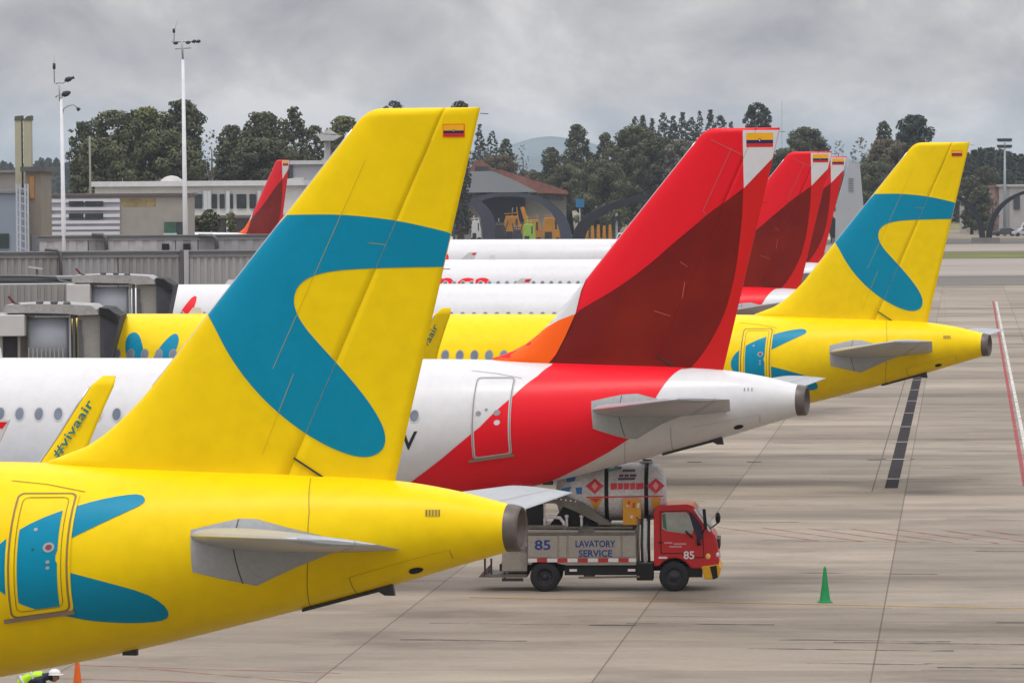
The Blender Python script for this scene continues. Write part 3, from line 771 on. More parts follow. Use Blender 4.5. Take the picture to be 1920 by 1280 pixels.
        if kind == 'viva':
            sh = []
            for (k, du, dv, dz, c_) in ((0,0,0,0,ch),(1,.18,.28,.06,ch*.93),(2,.38,.48,.24,ch*.80),(3,.62,.58,.55,ch*.66),(4,1.02,.72,1.15,ch*.52),(5,1.42,.83,1.8,ch*.42),(6,1.68,.91,2.2,ch*.36),(7,1.95,.95,2.42,ch*.20)):
                nrm_ = Vector((0, -s_*math.sin(min(1, k/3)*R(78)), math.cos(min(1, k/3)*R(78))))
                L = P + Vector((du, s_*dv, dz)); cs = [i/8 for i in range(9)]
                sh.append([L + Vector((q*c_,0,0)) + nrm_*(naca(q)*c_*.09+.004) for q in cs] + [L + Vector((q*c_,0,0)) - nrm_*(naca(q)*c_*.09+.004) for q in reversed(cs)])
            mb.loft(sh, YEL); 
            le = [P + Vector((du, s_*dv, dz)) for (du, dv, dz) in ((.38,.48,.24),(.62,.58,.55),(1.02,.72,1.15),(1.42,.83,1.8),(1.68,.91,2.2))]
            mb.tube(le, .03, LEM, 6)
            # lettering on both faces, running up the winglet
            vs, fs = text2d('#vivaair', 0.36, 0.003, 0.0, 1.0); Wt = max(v[0] for v in vs)
            A = le[0] + Vector((.33, 0, .0)); B_ = le[-1] + Vector((.15, 0, -.12)); dr_ = (B_-A); k = dr_.length*0.62/Wt; dr_.normalize()
            upv = Vector((-1, 0, 0)); upv = (upv - dr_*upv.dot(dr_)).normalized(); nn = dr_.cross(upv)
            for o_ in (-.055, .055):
                pl = [A + dr_*(.62 + x*k) + upv*(y*.8 - .10) + nn*o_ for x, y in vs]
                mb.add(pl, fs, TEALG)
        else:
            for (sg, hh) in ((1, .95), (-1, .62)):
                mb.prism([(P.x+.1, P.z), (P.x+ch+.05, P.z), (P.x+ch*1.05+.45, P.z+sg*hh), (P.x+ch*.75+.25, P.z+sg*hh)], 'y', P.y-.03, P.y+.03, WHT)
            mb.prism([(P.x+ch*.85+.3, P.z+.75), (P.x+ch*1.02+.32, P.z+.75), (P.x+ch*1.05+.40, P.z+.9), (P.x+ch*.92+.3, P.z+.9)], 'y', P.y-.036, P.y+.036, RED)
        mb.build('winglet', w_o)
        # engine
        ce = Vector((-22.4+WO, s_*5.75, 2.05)); mb = MB()
        prof = [(-0.2,.80),(0,.93),(.25,1.02),(1.0,1.10),(2.0,1.08),(3.0,.92),(3.6,.78),(3.55,.70),(2.6,.60),(1.4,.72),(.6,.80),(0,.78),(-.15,.76)]
        mb.loft([[ce+Vector((a, r_*math.cos(q), r_*math.sin(q))) for q in rng(0, 2*math.pi-.2, .2)] for a, r_ in prof], WHT if kind != 'viva' else YEL, cap=False)
        mb.tube([ce+Vector((.5,0,0)), ce+Vector((.6,0,0))], .8, DKM, 24); mb.tube([ce+Vector((2.4,0,0)), ce+Vector((3.6,0,0)), ce+Vector((4.4,0,0))], [.5,.42,.1], LEM, 18)
        e_o = mb.build('engine', t)
        mb = MB(); mb.prism([(-22+WO, 2.9), (-18.4+WO, 2.7), (-15.5+WO, 2.75), (-18.5+WO, 3.15)], 'y', s_*5.75-.16, s_*5.75+.16, WHT); mb.build('pylon', e_o)
        # main gear
        mb = MB(); g = Vector((-16.7+WO, s_*3.8, 0)); gz = -fr.dz
        mb.tube([g+Vector((0,0,.55+gz)), g+Vector((0,0,2.8))], .14, GREYP, 10); mb.bar(g+Vector((0,-s_*.1,1.4)), g+Vector((0,-s_*2.2,2.5)), .12, .12, GREYP); lg = mb.build('landing_gear', t)
        for w_ in (-.45, .45):
            mb = MB(); mb.tube([g+Vector((0,w_-.2,.57+gz)), g+Vector((0,w_-.16,.57+gz)), g+Vector((0,w_+.16,.57+gz)), g+Vector((0,w_+.2,.57+gz))], [.46,.57,.57,.46], RUB, 24)
            mb.tube([g+Vector((0,w_-.21,.57+gz)), g+Vector((0,w_+.21,.57+gz))], .25, GREYP, 16); mb.build('wheel', lg)
    mb = MB(); mb.tube([(-30.3,0,.4-fr.dz),(-30.1,0,2.2)], .1, GREYP, 10); lg = mb.build('landing_gear', t)
    for w_ in (-.25, .25):
        mb = MB(); mb.tube([(-30.3,w_-.1,.38-fr.dz),(-30.3,w_+.1,.38-fr.dz)], .38, RUB, 20); mb.build('wheel', lg)
    # small fittings under the tail and on the crown
    mb = MB(); u = FA.plane(712, 1108, .2)[0]
    mb.prism([(u-.22, f_bot(u)+.08), (u+.22, f_bot(u)+.12), (u+.26, f_bot(u)-.10), (u+.10, f_bot(u)-.10)], 'y', -.25, -.15, DKM); mb.build('drain_mast', t)
    mb = MB(); u = FA.plane(600, 1128, .2)[0]; mb.bar((u-.3, -.15, f_bot(u-.3)-.015), (u+1.0, -.15, f_bot(u+1.0)-.015), .2, .05, DKM); mb.build('belly_vent', t)
    mb = MB(); u = FA.plane(240, 1222, .3)[0]; mb.box((u-.1, -.3, f_bot(u)-.05), (u+.15, -.2, f_bot(u)+.05), DKM); mb.build('drain_mast', t)
    for q in ([(-20,5.85),(-19.5,5.85),(-19.55,6.15),(-19.8,6.15)], [(-27,5.85),(-26.4,5.85),(-26.5,6.1),(-26.8,6.1)]):
        mb = MB(); mb.prism(q, 'y', -.02, .02, WHT); mb.build('antenna', t)
    mb = MB(); mb.loft([[Vector((-24.3+1.1*q, .35*math.sqrt(max(0, 1-q*q))*math.cos(a), 5.87+.13*math.sqrt(max(0, 1-q*q))*max(0, math.sin(a)))) for a in rng(0, math.pi, .3)] for q in rng(-1, 1, .2)], WHT, cap=False, closed=False)
    mb.build('radome', t)
    mb = MB(); P = Vector((TT[0], 0, WT-.10)); mb.bar(P, P+Vector((.14,0,-.01)), .012, .012, DKM); mb.build('static_wick', ro)
    for k in (.12, .14, .30, .42):
        w = WT-(WT-WB)*k; mb = MB(); mb.bar((f_te(w), 0, w), (f_te(w)+.12, 0, w), .012, .012, DKM); mb.build('static_wick', ro)
    return t
DULR = mat('dull_red', (0.22, 0.05, 0.05), 0.5)
SEAM2 = mat('door_outline', (0.25, 0.16, 0.05), 0.5)
gV = 'parked airliners with yellow and teal livery'; gR = 'parked airliners with white body and red tail'
pa = aircraft('viva', FA, 'nearest yellow airliner, its big tail with teal swoosh filling the left foreground', gV, trim=3.0)
pb = aircraft('avianca', FB, 'white airliner with red and maroon tail over the lavatory truck', gR)
index_kids()
pc = copy_tree(pa); pc.location = (FC.X, FC.Y, 0); pc.rotation_euler = (0, 0, -FC.th); pc['label'] = 'farther yellow airliner with teal swoosh tail, standing right of the red tails'
for o in bpy.data.objects:
    if o.parent == pc and o.name.startswith('wing') and max(v.co.y for v in o.data.vertices) < 1: o.location.x -= 0.34
    if o.parent == pc and o.name.startswith('horizontal_stabilizer'): o.rotation_euler = (0, R(-0.5), 0)
for (px, py_, Y, dz, th_, lab) in (
    (1560, 283, 217.4, 0.0, 14.5, 'red tailed airliner directly behind the tallest red tail, second in that row'),
    (1588, 291, 281.0, 0.06, 14.5, 'red tailed airliner whose tail just shows behind the second red one'),
    (1329, 300, 385.0, 0.0, 14.5, 'white airliner fuselage farthest back in the middle, tail hidden by a red fin'),
    (543, 300, 392.0, 0.6, 54, 'small distant red tail in front of the white hangar at left')):
    c = copy_tree(pb); d = at(px, py_, Y)
    th_ = R(th_); c.location = (d.x - TT[0]*math.cos(th_), Y + TT[0]*math.sin(th_), dz); c.rotation_euler = (0, 0, -th_)
    for o in list(bpy.data.objects):
        if o.parent == c and o.name.startswith('landing_gear'): o.location.z = FB.dz - dz
        if o.parent == c and Y == 385.0 and o.name.startswith('cabin_window'): bpy.data.objects.remove(o)
    c['label'] = lab
#==END_AIRCRAFT
#==BACKGROUND
# ------------------------------------------------------------------ terminal side at left
CORR = mat('ribbed_cladding', (0.30, 0.29, 0.285), 0.6, metal=0.1, var=0.12, scale=0.3, stretch=(1, 1, 0.15), var2=0.15)
CORL = mat('light_cladding', (0.42, 0.41, 0.42), 0.55, var=0.08, scale=0.3, var2=0.08)
CORD = mat('dark_cladding', (0.22, 0.22, 0.23), 0.6, var=0.1, scale=0.4)
ROOFD = mat('dark_roof_edge', (0.10, 0.10, 0.105), 0.7, var=0.15, scale=0.6)
PIPE = mat('grey_pipe', (0.12, 0.12, 0.125), 0.5, metal=0.3)
SHUT = mat('roller_shutter', (0.36, 0.39, 0.43), 0.45, metal=0.2, var=0.08, scale=0.5)
PANB = mat('bridge_panel', (0.30, 0.29, 0.265), 0.5, var=0.12, scale=0.8, var2=0.1)
OFFW = mat('off_white_plaster', (0.60, 0.60, 0.58), 0.7, var=0.07, scale=0.2, var2=0.08)
GLD = mat('dark_glazing', (0.035, 0.045, 0.05), 0.2, var=0.4, scale=0.4, spec=0.7)
def ribs(mb, x0, x1, z0, z1, Y, step, dep, m, rs=None):
    x = x0
    while x < x1 - 0.02:
        w = step * 0.5; mb.box((x, Y - dep, z0), (min(x + w, x1), Y + 0.01, z1), m); x += step
def walkway(name, label, px0, px1, ytop, Y, z0, dep, panels, rstep=0.35):
    o = at((px0+px1)/2, ytop, Y); t = thing(name, label, 'walkway', (o.x, Y, 0))
    zt = o.z
    for (a, b, m) in panels:
        mb = MB(); xa, xb = at(a, ytop, Y).x, at(b, ytop, Y).x
        mb.box((xa, Y, z0), (xb-.05, Y + dep, zt - 0.12), m); ribs(mb, xa, xb-.06, z0+.01, zt - 0.13, Y, rstep, 0.05, m); mb.build('wall_panel', t)
    mb = MB(); xa, xb = at(px0, ytop, Y).x, at(px1, ytop, Y).x
    mb.box((xa-.1, Y-.12, zt-.12), (xb+.1, Y+dep+.12, zt), ROOFD); mb.box((xa-.1, Y-.09, zt-.30), (xb+.1, Y-.052, zt-.122), mat('eave_band', (0.2,0.2,0.2), 0.6)); mb.build('roof', t)
    k = xa + 3
    while k < xb:
        mb = MB(); mb.box((k-.25, Y+.4, 0), (k+.25, Y+.9, z0), GREYP); mb.build('pillar', t); k += 14
    return t, zt
tw, zt = walkway('walkway', 'long grey ribbed walkway with two posts behind the boarding bridges', -60, 640, 471, 240, 3.0, 3.2, [(-60, 112, CORR), (114, 222, mat('ribbed_cladding_pale', (0.33,0.325,0.33), 0.6, var=0.12, scale=0.3, stretch=(1,1,.15))), (222, 340, CORR), (342, 500, mat('smooth_cladding', (0.34,0.33,0.325), 0.6, var=0.08, scale=0.3)), (500, 640, CORR)])
for (a, b, m) in ((111, 115, PIPE), (338, 344, ROOFD), (345, 354, CORL)):
    mb = MB(); xa, xb = at(a, 471, 240).x, at(b, 471, 240).x; mb.box((xa, 239.8, 0.2), (xb, 239.93, zt+.05), m); mb.build('post', tw)
tw2, zt2 = walkway('walkway', 'low light grey walkway of box panels with two dark floodlights on its face', 74, 560, 441, 300, 3.4, 3, [(74, 166, CORL), (166, 199, CORD), (199, 330, CORL), (330, 372, mat('mid_cladding', (0.33,0.33,0.345), 0.55, var=0.08, scale=0.3)), (372, 406, CORD), (406, 560, mat('mid_cladding2', (0.30,0.30,0.31), 0.55, var=0.08, scale=0.3))], rstep=0.9)
for px_ in (310, 350):
    mb = MB(); c = at(px_, 463, 299.5); mb.box((c.x-.22, 299.55, c.z-.2), (c.x+.22, 299.9, c.z+.2), BLK); mb.bar((c.x, 299.9, c.z), (c.x, 300.1, c.z), .08, .08, PIPE); mb.build('floodlight', tw2)
for pts in ([(172,440),(192,440),(198,446),(200,468)], [(372,442),(398,442),(405,447),(407,466)]):
    mb = MB(); mb.tube([at(x, y, 299.7) for x, y in pts], .12, PIPE, 8); mb.build('pipe', tw2)
mb = MB(); mb.tube([at(x, y, 239.5) for x, y in ((84,468),(106,469),(113,474),(115,530))], .08, PIPE, 8); mb.build('pipe', tw)

def bridge(Y, dx, dy, label, kpx):
    """boarding bridge head: laid out from the near bridge's photo points; kpx scales the pixel offsets"""
    A0 = lambda x, y, dd=0.0: at(dx + x*kpx, dy + (y-565)*kpx, Y + dd)
    ref = A0(110, 565); t = thing('boarding_bridge', label, 'boarding bridge', (ref.x, Y, 0))
    X = lambda x: A0(x, 600).x
    Z = lambda y: A0(110, y).z
    zf = Z(690)
    # cab shell
    mb = MB(); mb.prism([(X(145), zf), (X(190), zf), (X(188), Z(592)), (X(145), Z(592))], 'y', Y, Y+3.0, PANB)
    mb.box((X(147), Y-.05, zf), (X(153), Y-.003, Z(600)), ROOFD); mb.box((X(149), Y-.10, zf), (X(155), Y-.052, Z(628)), ROOFD)
    mb.build('side_panel', t)
    mb = MB(); rg = []
    for q in rng(0, 1, .08):     # curved roller curtain
        x = X(50) + (X(128)-X(50))*q; y = Y + 0.30 - 0.25*math.sin(math.pi*(0.15+0.7*q))
        rg.append([Vector((x, y, zf)), Vector((x, y, Z(595)))])
    mb.loft(rg, SHUT, closed=False); o = mb.build('roller_curtain', t)
    so = o.modifiers.new('s', 'SOLIDIFY'); so.thickness = .05
    for i in range(9):
        mb = MB(); x = X(54 + i*8); mb.box((x-.02, Y-.14, zf), (x+.02, Y-.10, Z(653 if i else 650)), GREYP); mb.build('railing_bar', t)
    for a, b in ((129, 133), (136, 141)):
        mb = MB(); mb.box((X(a), Y-.02, zf), (X(b), Y+.3, Z(588)), PIPE if a > 130 else GREYP); mb.build('frame_post', t)
    mb = MB()
    mb.prism([(X(8), Z(581)), (X(12), Z(571)), (X(60), Z(569)), (X(120), Z(570)), (X(172), Z(573)), (X(182), Z(580)), (X(186), Z(590)), (X(150), Z(591)), (X(128), Z(588)), (X(60), Z(586)), (X(12), Z(586))], 'y', Y-.25, Y+3.2, mat('bridge_roof', (0.36,0.355,0.35), 0.6, var=0.15, scale=1.0, var2=0.2))
    mb.prism([(X(14), Z(586.5)), (X(128), Z(588.5)), (X(128), Z(592)), (X(50), Z(592)), (X(14), Z(588))], 'y', Y-.12, Y+3.0, ROOFD)
    mb.build('roof', t)
    for (x, y) in ((75, 567), (102, 567), (126, 569)):
        mb = MB(); c = A0(x, y); mb.ell((c.x, Y-.1, c.z), (.14, .14, .09), ROOFD, 10, 6); mb.build('roof_light', t)
    mb = MB(); c = A0(20, 562); mb.bar((c.x-.10, Y+.2, c.z+.12), (c.x+.10, Y+.2, c.z-.12), .08, .09, mat('rusty_red', (0.16,0.03,0.03), 0.6)); mb.bar((c.x+.1, Y+.2, c.z-.1), (c.x+.3, Y+.2, c.z-.2), .2, .1, PIPE); mb.build('beacon', t)
    # bellows: ribbed hood leaning to the aircraft
    mb = MB(); n = 7
    for i in range(n):
        q = i/(n-1); x0_ = X(188 + q*33); top = Z(580 + 10*q*q); bot = zf; w = .16
        lean = -0.50*q
        def xx(z): return x0_ + lean*(1-(z-bot)/(top-bot))
        mb.prism([(xx(bot), bot), (xx(bot)+w, bot), (xx(top)+w*.6, top-.05*q), (xx(top), top)], 'y', Y-.15+.1*q, Y+3.1-.1*q, mat('bellows_fabric', (0.055,0.055,0.065), 0.85, var=0.3, scale=1.2))
    mb.prism([(X(186), Z(577)), (X(205), Z(579)), (X(218), Z(590)), (X(222), Z(603)), (X(216), Z(606)), (X(204), Z(596)), (X(188), Z(590))], 'y', Y-.2, Y+3.15, BLK)
    mb.build('bellows', t)
    mb = MB(); mb.box((X(-2), Y-.45, Z(629)), (X(48), Y+.6, Z(589)), mat('control_cabinet', (0.52,0.51,0.50), 0.55, var=0.06, scale=1)); mb.build('control_cabinet', t, bevel=.03)
    mb = MB(); mb.box((X(6), Y-.05, zf), (X(32), Y+.5, Z(630)), mat('doorway_dark', (0.03,0.028,0.035), 0.6)); mb.build('doorway', t)
    for a in (0, 33): 
        mb = MB(); mb.box((X(a), Y-.1, zf), (X(a+5), Y+.1, Z(630)), PANB); mb.build('door_post', t)
    mb = MB(); mb.box((X(-2), Y+1.0, zf), (X(50), Y+3.0, Z(590)), PANB); mb.build('cab_wall', t)
    # tunnel to the left
    mb = MB(); xa = X(-2)-22; zt_ = Z(590); mb.box((xa, Y+1.2, zf), (X(-2)-.02, Y+3.8, zt_), CORR); ribs(mb, xa, X(-2)-.05, zf+.02, zt_-.02, Y+1.2, .3, .05, CORR); mb.build('tunnel', t)
    mb = MB(); mb.box((xa, Y+1.0, zf-.3), (X(190), Y+3.6, zf-.01), PIPE); mb.build('floor_frame', t)
    mb = MB(); mb.box((X(60), Y+1.6, .9), (X(75), Y+2.0, zf-.3), GREYP); mb.box((X(60)-.9, Y+1.5, .75), (X(75)+.9, Y+2.1, .95), GREYP); o = mb.build('lift_column', t)
    for sx in (-.8, .8):
        mb = MB(); x = (X(60)+X(75))/2+sx; mb.tube([(x, Y+1.2, .5), (x, Y+1.45, .5)], .5, RUB, 18); mb.build('wheel', o)
    return t
bridge(171.5, 0, 565, 'nearer grey boarding bridge head docked at the yellow airliner nose', 1.0)
bD = bridge(217.0, 128, 511, 'farther grey boarding bridge head docked at the white airliner nose behind', 0.88)
# lower ribbed tunnel with conduit behind the near bridge
t = thing('walkway', 'lower ribbed tunnel section with bent conduit leading to the farther bridge', 'walkway', (at(60, 520, 224).x, 224, 0))
mb = MB(); xa, xb, z1, z0 = at(-40, 520, 224).x, at(138, 520, 224).x, at(60, 524, 224).z, 3.0
mb.box((xa, 224, z0), (xb, 227, z1), CORR); ribs(mb, xa, xb, z0+.01, z1-.01, 224, .28, .05, CORR); mb.build('wall_panel', t)
mb = MB(); mb.box((xa-.1, 223.8, z1), (xb+.1, 227.2, z1+.12), CORD); mb.build('roof', t)
mb = MB(); mb.tube([at(x, y, 223.6) for x, y in ((-20,518),(60,518),(105,520),(112,527),(132,531),(141,541),(142,575))], .07, PIPE, 8); mb.build('conduit', t)
mb = MB(); mb.tube([at(x, y, 223.7) for x, y in ((-20,527),(60,527),(100,529),(118,533),(130,536))], .05, PIPE, 8); mb.build('conduit', t)
mb = MB(); c = at(68, 505, 224); mb.bar((c.x-.4, 224.4, c.z+.1), (c.x+.25, 224.4, c.z), .5, .06, CORL); mb.bar((c.x, 224.4, z1), (c.x, 224.4, c.z), .06, .06, PIPE); mb.build('roof_lamp', t)
for yy in (0, 1):
    mb = MB(); mb.box((xa+3+yy*7, 225, 0), (xa+3.5+yy*7, 225.5, 3.0), GREYP); mb.build('pillar', t)

# buildings
def bld(name, label, cat, px0, px1, ytop, Y, dep, m, top_m=None, edge=.35):
    o = at((px0+px1)/2, ytop, Y); t = thing(name, label, cat, (o.x, Y, 0))
    mb = MB(); pxbox(mb, px0, ytop, px1, 430, Y, dep, m, z0=0); mb.build('wall', t)
    if top_m:
        mb = MB(); a = at(px0, ytop, Y); b = at(px1, ytop, Y); mb.box((a.x-edge, Y-edge, o.z+.003), (b.x+edge, Y+dep+edge, o.z+edge), top_m); mb.build('roof', t)
    return t
def panel(t, name, x0, y0, x1, y1, Y, m, dep=.12, parent=None):
    mb = MB(); a = at(x0, y1, Y); b = at(x1, y0, Y); mb.box((a.x, Y-dep, a.z), (b.x, Y-.003, b.z), m); return mb.build(name, parent or t)
BEI = mat('beige_render', (0.33, 0.31, 0.28), 0.8, var=0.08, scale=0.12, var2=0.1)
t = bld('terminal_annex', 'low building with white louvres on its left and a plain beige wall on its right', 'building', 78, 352, 368, 366, 8, BEI, mat('brown_roof_edge', (0.13,0.105,0.11), 0.7), .2)
panel(t, 'louvre_panel', 78, 371, 225, 440, 366, mat('pale_louvre_back', (0.40,0.40,0.44), 0.6), .05)
for i, y in enumerate((373, 388, 401, 413, 424, 434)):
    panel(t, 'louvre', 78, y, 225, y + 7, 366, mat('white_louvre', (0.62,0.62,0.66), 0.5, var=0.05), .22)
for (x0, y0, x1, y1) in ((130,377,157,386),(160,377,194,386),(130,400,157,410),(160,400,194,410),(80,390,97,399),(80,415,97,424)):
    w = panel(t, 'window', x0, y0, x1, y1, 366, GLD, .26)
panel(t, 'stained_patch', 228, 372, 292, 388, 366, mat('ochre_stain', (0.36,0.28,0.14), 0.8, var=0.25, scale=0.5, var2=0.3), .01)
w = panel(t, 'window', 308, 416, 330, 437, 366, mat('green_glass', (0.06,0.12,0.09), 0.3, var=0.3), .1); panel(t, 'sill', 307, 437, 332, 442, 366, mat('mint_sill', (0.45,0.6,0.52), 0.6), .2, w)
panel(t, 'door', 331, 416, 345, 441, 366, GLD, .1)
t = bld('terminal_building', 'long white building with flat roof and tall windows behind the white light mast', 'building', 178, 560, 349, 470, 20, OFFW, mat('white_roof', (0.62,0.63,0.64), 0.6), .5)
for (x0, x1) in ((356,379),(398,407),(412,421),(432,437),(444,462),(468,480)):
    panel(t, 'window', x0, 364, x1, 391, 470, GLD, .15)
for x in (383, 425, 484, 390): panel(t, 'column', x, 358, x+6, 440, 470, mat('pale_blue_column', (0.52,0.56,0.58), 0.6), .5)
panel(t, 'lower_band', 352, 398, 560, 404, 470, OFFW, .8); panel(t, 'lower_glazing', 352, 408, 560, 436, 470, mat('mottled_glazing', (0.08,0.075,0.075), 0.4, var=0.5, scale=0.3), .1)  # lower glass in a dark, blotchy tone
for (x0, x1, y0) in ((196,204,345),(214,226,343),(240,246,344),(268,282,342),(372,380,344),(405,412,345)):
    mb = MB(); a = at(x0, y0, 474); b = at(x1, 350, 474); mb.box((a.x, 474, b.z-.1), (b.x, 477, a.z), (CORL, CORD, GREYP)[(x0//2) % 3]); mb.build('rooftop_unit', t)
for x in (230, 300, 398):
    mb = MB(); a = at(x, 334, 478); mb.tube([(a.x, 478, a.z-1.2), (a.x, 478, a.z)], .05, PIPE, 6); mb.build('aerial', t)
mb = MB(); c = at(322, 346, 484); mb.ell((c.x, 484, c.z-1.0), (at(352,346,484).x-c.x, 7, 1.9), mat('dome_grey', (0.42,0.41,0.39), 0.7), 20, 10); mb.build('roof_dome', t)
mb = MB(); mb.prism([(at(400,352,476).x, at(400,352,476).z), (at(560,352,476).x, at(560,352,476).z), (at(560,336,476).x, at(560,333,476).z), (at(470,343,476).x, at(470,343,476).z)], 'y', 476, 488, mat('cream_roof', (0.46,0.45,0.42), 0.7, var=0.12, scale=0.3)); mb.build('upper_roof', t)
t = bld('hangar', 'tall pale grey hangar wall with small dark box, right of the distant red tail', 'building', 548, 720, 308, 500, 30, mat('hangar_wall', (0.44,0.44,0.46), 0.7, var=0.06, scale=0.1, stretch=(3,1,.2)), mat('hangar_edge', (0.52,0.52,0.52), 0.7), .4)
panel(t, 'wall_box', 545, 346, 563, 360, 499.9, mat('teal_box', (0.05,0.09,0.10), 0.5), .8); panel(t, 'corner_trim', 544, 306, 549, 400, 500, mat('navy_trim', (0.06,0.07,0.10), 0.5), .3)
# far left: block, tower, pylon pair
t = bld('service_block', 'brown block with dark flat cap at the far left edge behind the pylons', 'building', 48, 77, 322, 345, 8, mat('brown_block', (0.24,0.21,0.17), 0.8, var=0.1, scale=0.3), ROOFD, .35)
panel(t, 'orange_strip', 56, 330, 64, 372, 345, mat('orange_strip', (0.40,0.2,0.07), 0.7, var=.2), .1)
panel(t, 'recess', 60, 440, 77, 470, 345, CORD, .1)
t = bld('grey_blue_building', 'low grey-blue building at the left edge of the frame', 'building', -60, 34, 362, 340, 12, mat('grey_blue_wall', (0.24,0.28,0.34), 0.6, var=0.08, scale=0.2), CORD, .2)
panel(t, 'door', -2, 438, 17, 465, 340, mat('dark_green_door', (0.04,0.055,0.05), 0.5), .1)
t = bld('brown_building', 'low brown roofed building rising behind the grey-blue one at the left edge', 'building', -60, 30, 324, 372, 12, mat('taupe_wall', (0.26,0.24,0.23), 0.8, var=.1, scale=.3), CORD, .2)
for k, (x0, x1, lab) in enumerate(((28, 40, 'left of two tall cream pylons with blue edge at the far left'), (44, 58, 'right of two tall cream pylons, broader and topped with a slant'))):
    Y = 350; o = at((x0+x1)/2, 222, Y); t = thing('pylon', lab, 'pylon', (o.x, Y, 0))
    mb = MB(); pxbox(mb, x0, 226, x1, 320, Y, 1.2, mat('cream_pylon', (0.40,0.38,0.27), 0.7, var=.1, scale=.4), z0=0); mb.build('shaft', t)
    mb = MB(); a = at(x0, 226, Y); b = at(x1, 226, Y); mb.prism([(a.x-.05, a.z), (b.x+.05, a.z), (b.x+.05, a.z+.35), (a.x+.25*k, a.z+.3)], 'y', Y-.05, Y+1.25, mat('olive_cap', (0.10,0.11,0.08), 0.7)); mb.build('cap', t)
t = thing('lattice_mast', 'blue-grey ladder mast standing between the two cream pylons', 'mast', (at(42, 240, 351).x, 351, 0))
a = at(42, 235, 351)
for s_ in (-.12, .12):
    mb = MB(); mb.bar((a.x+s_, 351, 0), (a.x+s_, 351, a.z), .07, .07, mat('blue_steel', (0.10,0.16,0.22), 0.5)); mb.build('rail', t)
mb = MB()
z = .5
while z < a.z: mb.bar((a.x-.12, 351, z), (a.x+.12, 351, z), .05, .05, MATS['blue_steel']); z += .5
mb.build('rungs', t)
t = thing('lattice_mast', 'pale grey lattice column standing in front of the grey-blue building', 'mast', (at(42, 340, 332).x, 332, 0))
for x in (31, 37, 47, 52):
    mb = MB(); q = at(x, 345, 332); mb.bar((q.x, 332, 0), (q.x, 332, q.z), .12, .12, mat('pale_steel', (0.42,0.46,0.52), 0.5)); mb.build('leg', t)
mb = MB()
for y in range(350, 470, 14):
    p = at(31, y, 332); q = at(52, y+7, 332); mb.bar((p.x, 332, p.z), (q.x, 332, q.z), .07, .07, MATS['pale_steel'])
mb.build('bracing', t)

# ------------------------------------------------------------------ masts
def mast(pxb, pxt, ytop, Y, r0, r1, label, name='light_mast', cat='light mast', m=None):
    b = at(pxb, 465, Y); tp = at(pxt, ytop, Y); sl = (tp.x-b.x)/(tp.z-b.z); x0 = b.x - sl*b.z
    t = thing(name, label, cat, (x0, Y, 0)); m = m or mat('white_pole', (0.66,0.67,0.70), 0.5)
    mb = MB(); mb.tube([(x0, Y, 0), (tp.x, Y, tp.z)], [r0, r1], m, 12); mb.build('pole', t); return t
DLAMP = mat('dark_lamp', (0.03, 0.035, 0.04), 0.5)
t = mast(120, 115, 186, 300, .20, .09, 'white light mast nearest the left edge, with offset floodlights and a hooked lamp')
P = lambda x, y: at(x, y, 300)
def part_tube(t, name, pts, r, m, n=8):
    mb = MB(); mb.tube(pts, r, m, n); return mb.build(name, t)
part_tube(t, 'arm', [P(104,157), P(112,155), P(118,156), P(124,152)], .05, GREYP)
part_tube(t, 'arm', [P(104,183), P(109,178), P(114,184), P(120,178)], .05, GREYP)
part_tube(t, 'mast_tip', [P(112,190), P(111,160)], .05, GREYP)
part_tube(t, 'antenna', [P(102,156), P(101,102)], .035, GREYP)
part_tube(t, 'antenna_pod', [P(101.5,130), P(101.5,119)], .09, DLAMP)
for (x, y, k) in ((127, 149, 1), (122, 176, 1.15)):
    f = part_tube(t, 'floodlight', [P(x-6*k, y+3), P(x-2, y+1), P(x+4*k, y-1), P(x+9*k, y-3)], [.04, .16*k, .15*k, .06], DLAMP)
part_tube(t, 'floodlight', [P(135,147), P(139,145)], [.07, .1], DLAMP)
part_tube(t, 'hook_lamp', [P(117,215), P(119,204), P(127,199), P(137,196), P(142,199), P(146,204)], .045, GREYP)
part_tube(t, 'hook_lamp', [P(145,203), P(149,207)], [.1, .12], DLAMP)
t = mast(348, 343, 112, 330, .22, .10, 'tallest white light mast, standing before the large trees with a double crossbar')
P = lambda x, y: at(x, y, 330)
for (y, x0, x1) in ((79, 322, 376), (92, 328, 358)):
    part_tube(t, 'crossbar', [P(x0, y), P((x0+x1)/2, y-1), P(x1, y-2)], .045, GREYP)
part_tube(t, 'mast_tip', [P(343,112), P(341,78)], .07, GREYP)
part_tube(t, 'antenna', [P(326,78), P(327,58), P(332,40)], .03, GREYP)
part_tube(t, 'antenna_pod', [P(326,62), P(326,54)], .09, DLAMP)
for (x, y) in ((353, 80), (364, 78), (372, 78), (330, 81)):
    part_tube(t, 'floodlight', [P(x-5, y+1), P(x, y), P(x+4, y-1)], [.05, .13, .07], DLAMP)
t = mast(171, 168, 255, 455, .12, .09, 'thin drab pole rising in front of the big round tree at left', 'pole', 'pole', mat('drab_pole', (0.22,0.22,0.18), 0.7))
t = mast(1884, 1884, 268, 880, .32, .16, 'floodlight mast on the right horizon with two tiers of lamps', 'floodlight_mast', m=mat('grey_pole', (0.30,0.34,0.37), 0.6))
P = lambda x, y: at(x, y, 880)
for (y, xs) in ((262, (1873, 1880, 1887, 1894)), (274, (1873, 1880, 1888, 1894))):
    part_tube(t, 'crossbar', [P(xs[0]-2, y+3), P(xs[-1]+2, y+3)], .1, GREYP)
    for x in xs:
        mb = MB(); c = P(x, y); mb.box((c.x-.33, 879.7, c.z-.22), (c.x+.33, 880.3, c.z+.22), DLAMP); mb.build('floodlight', t)
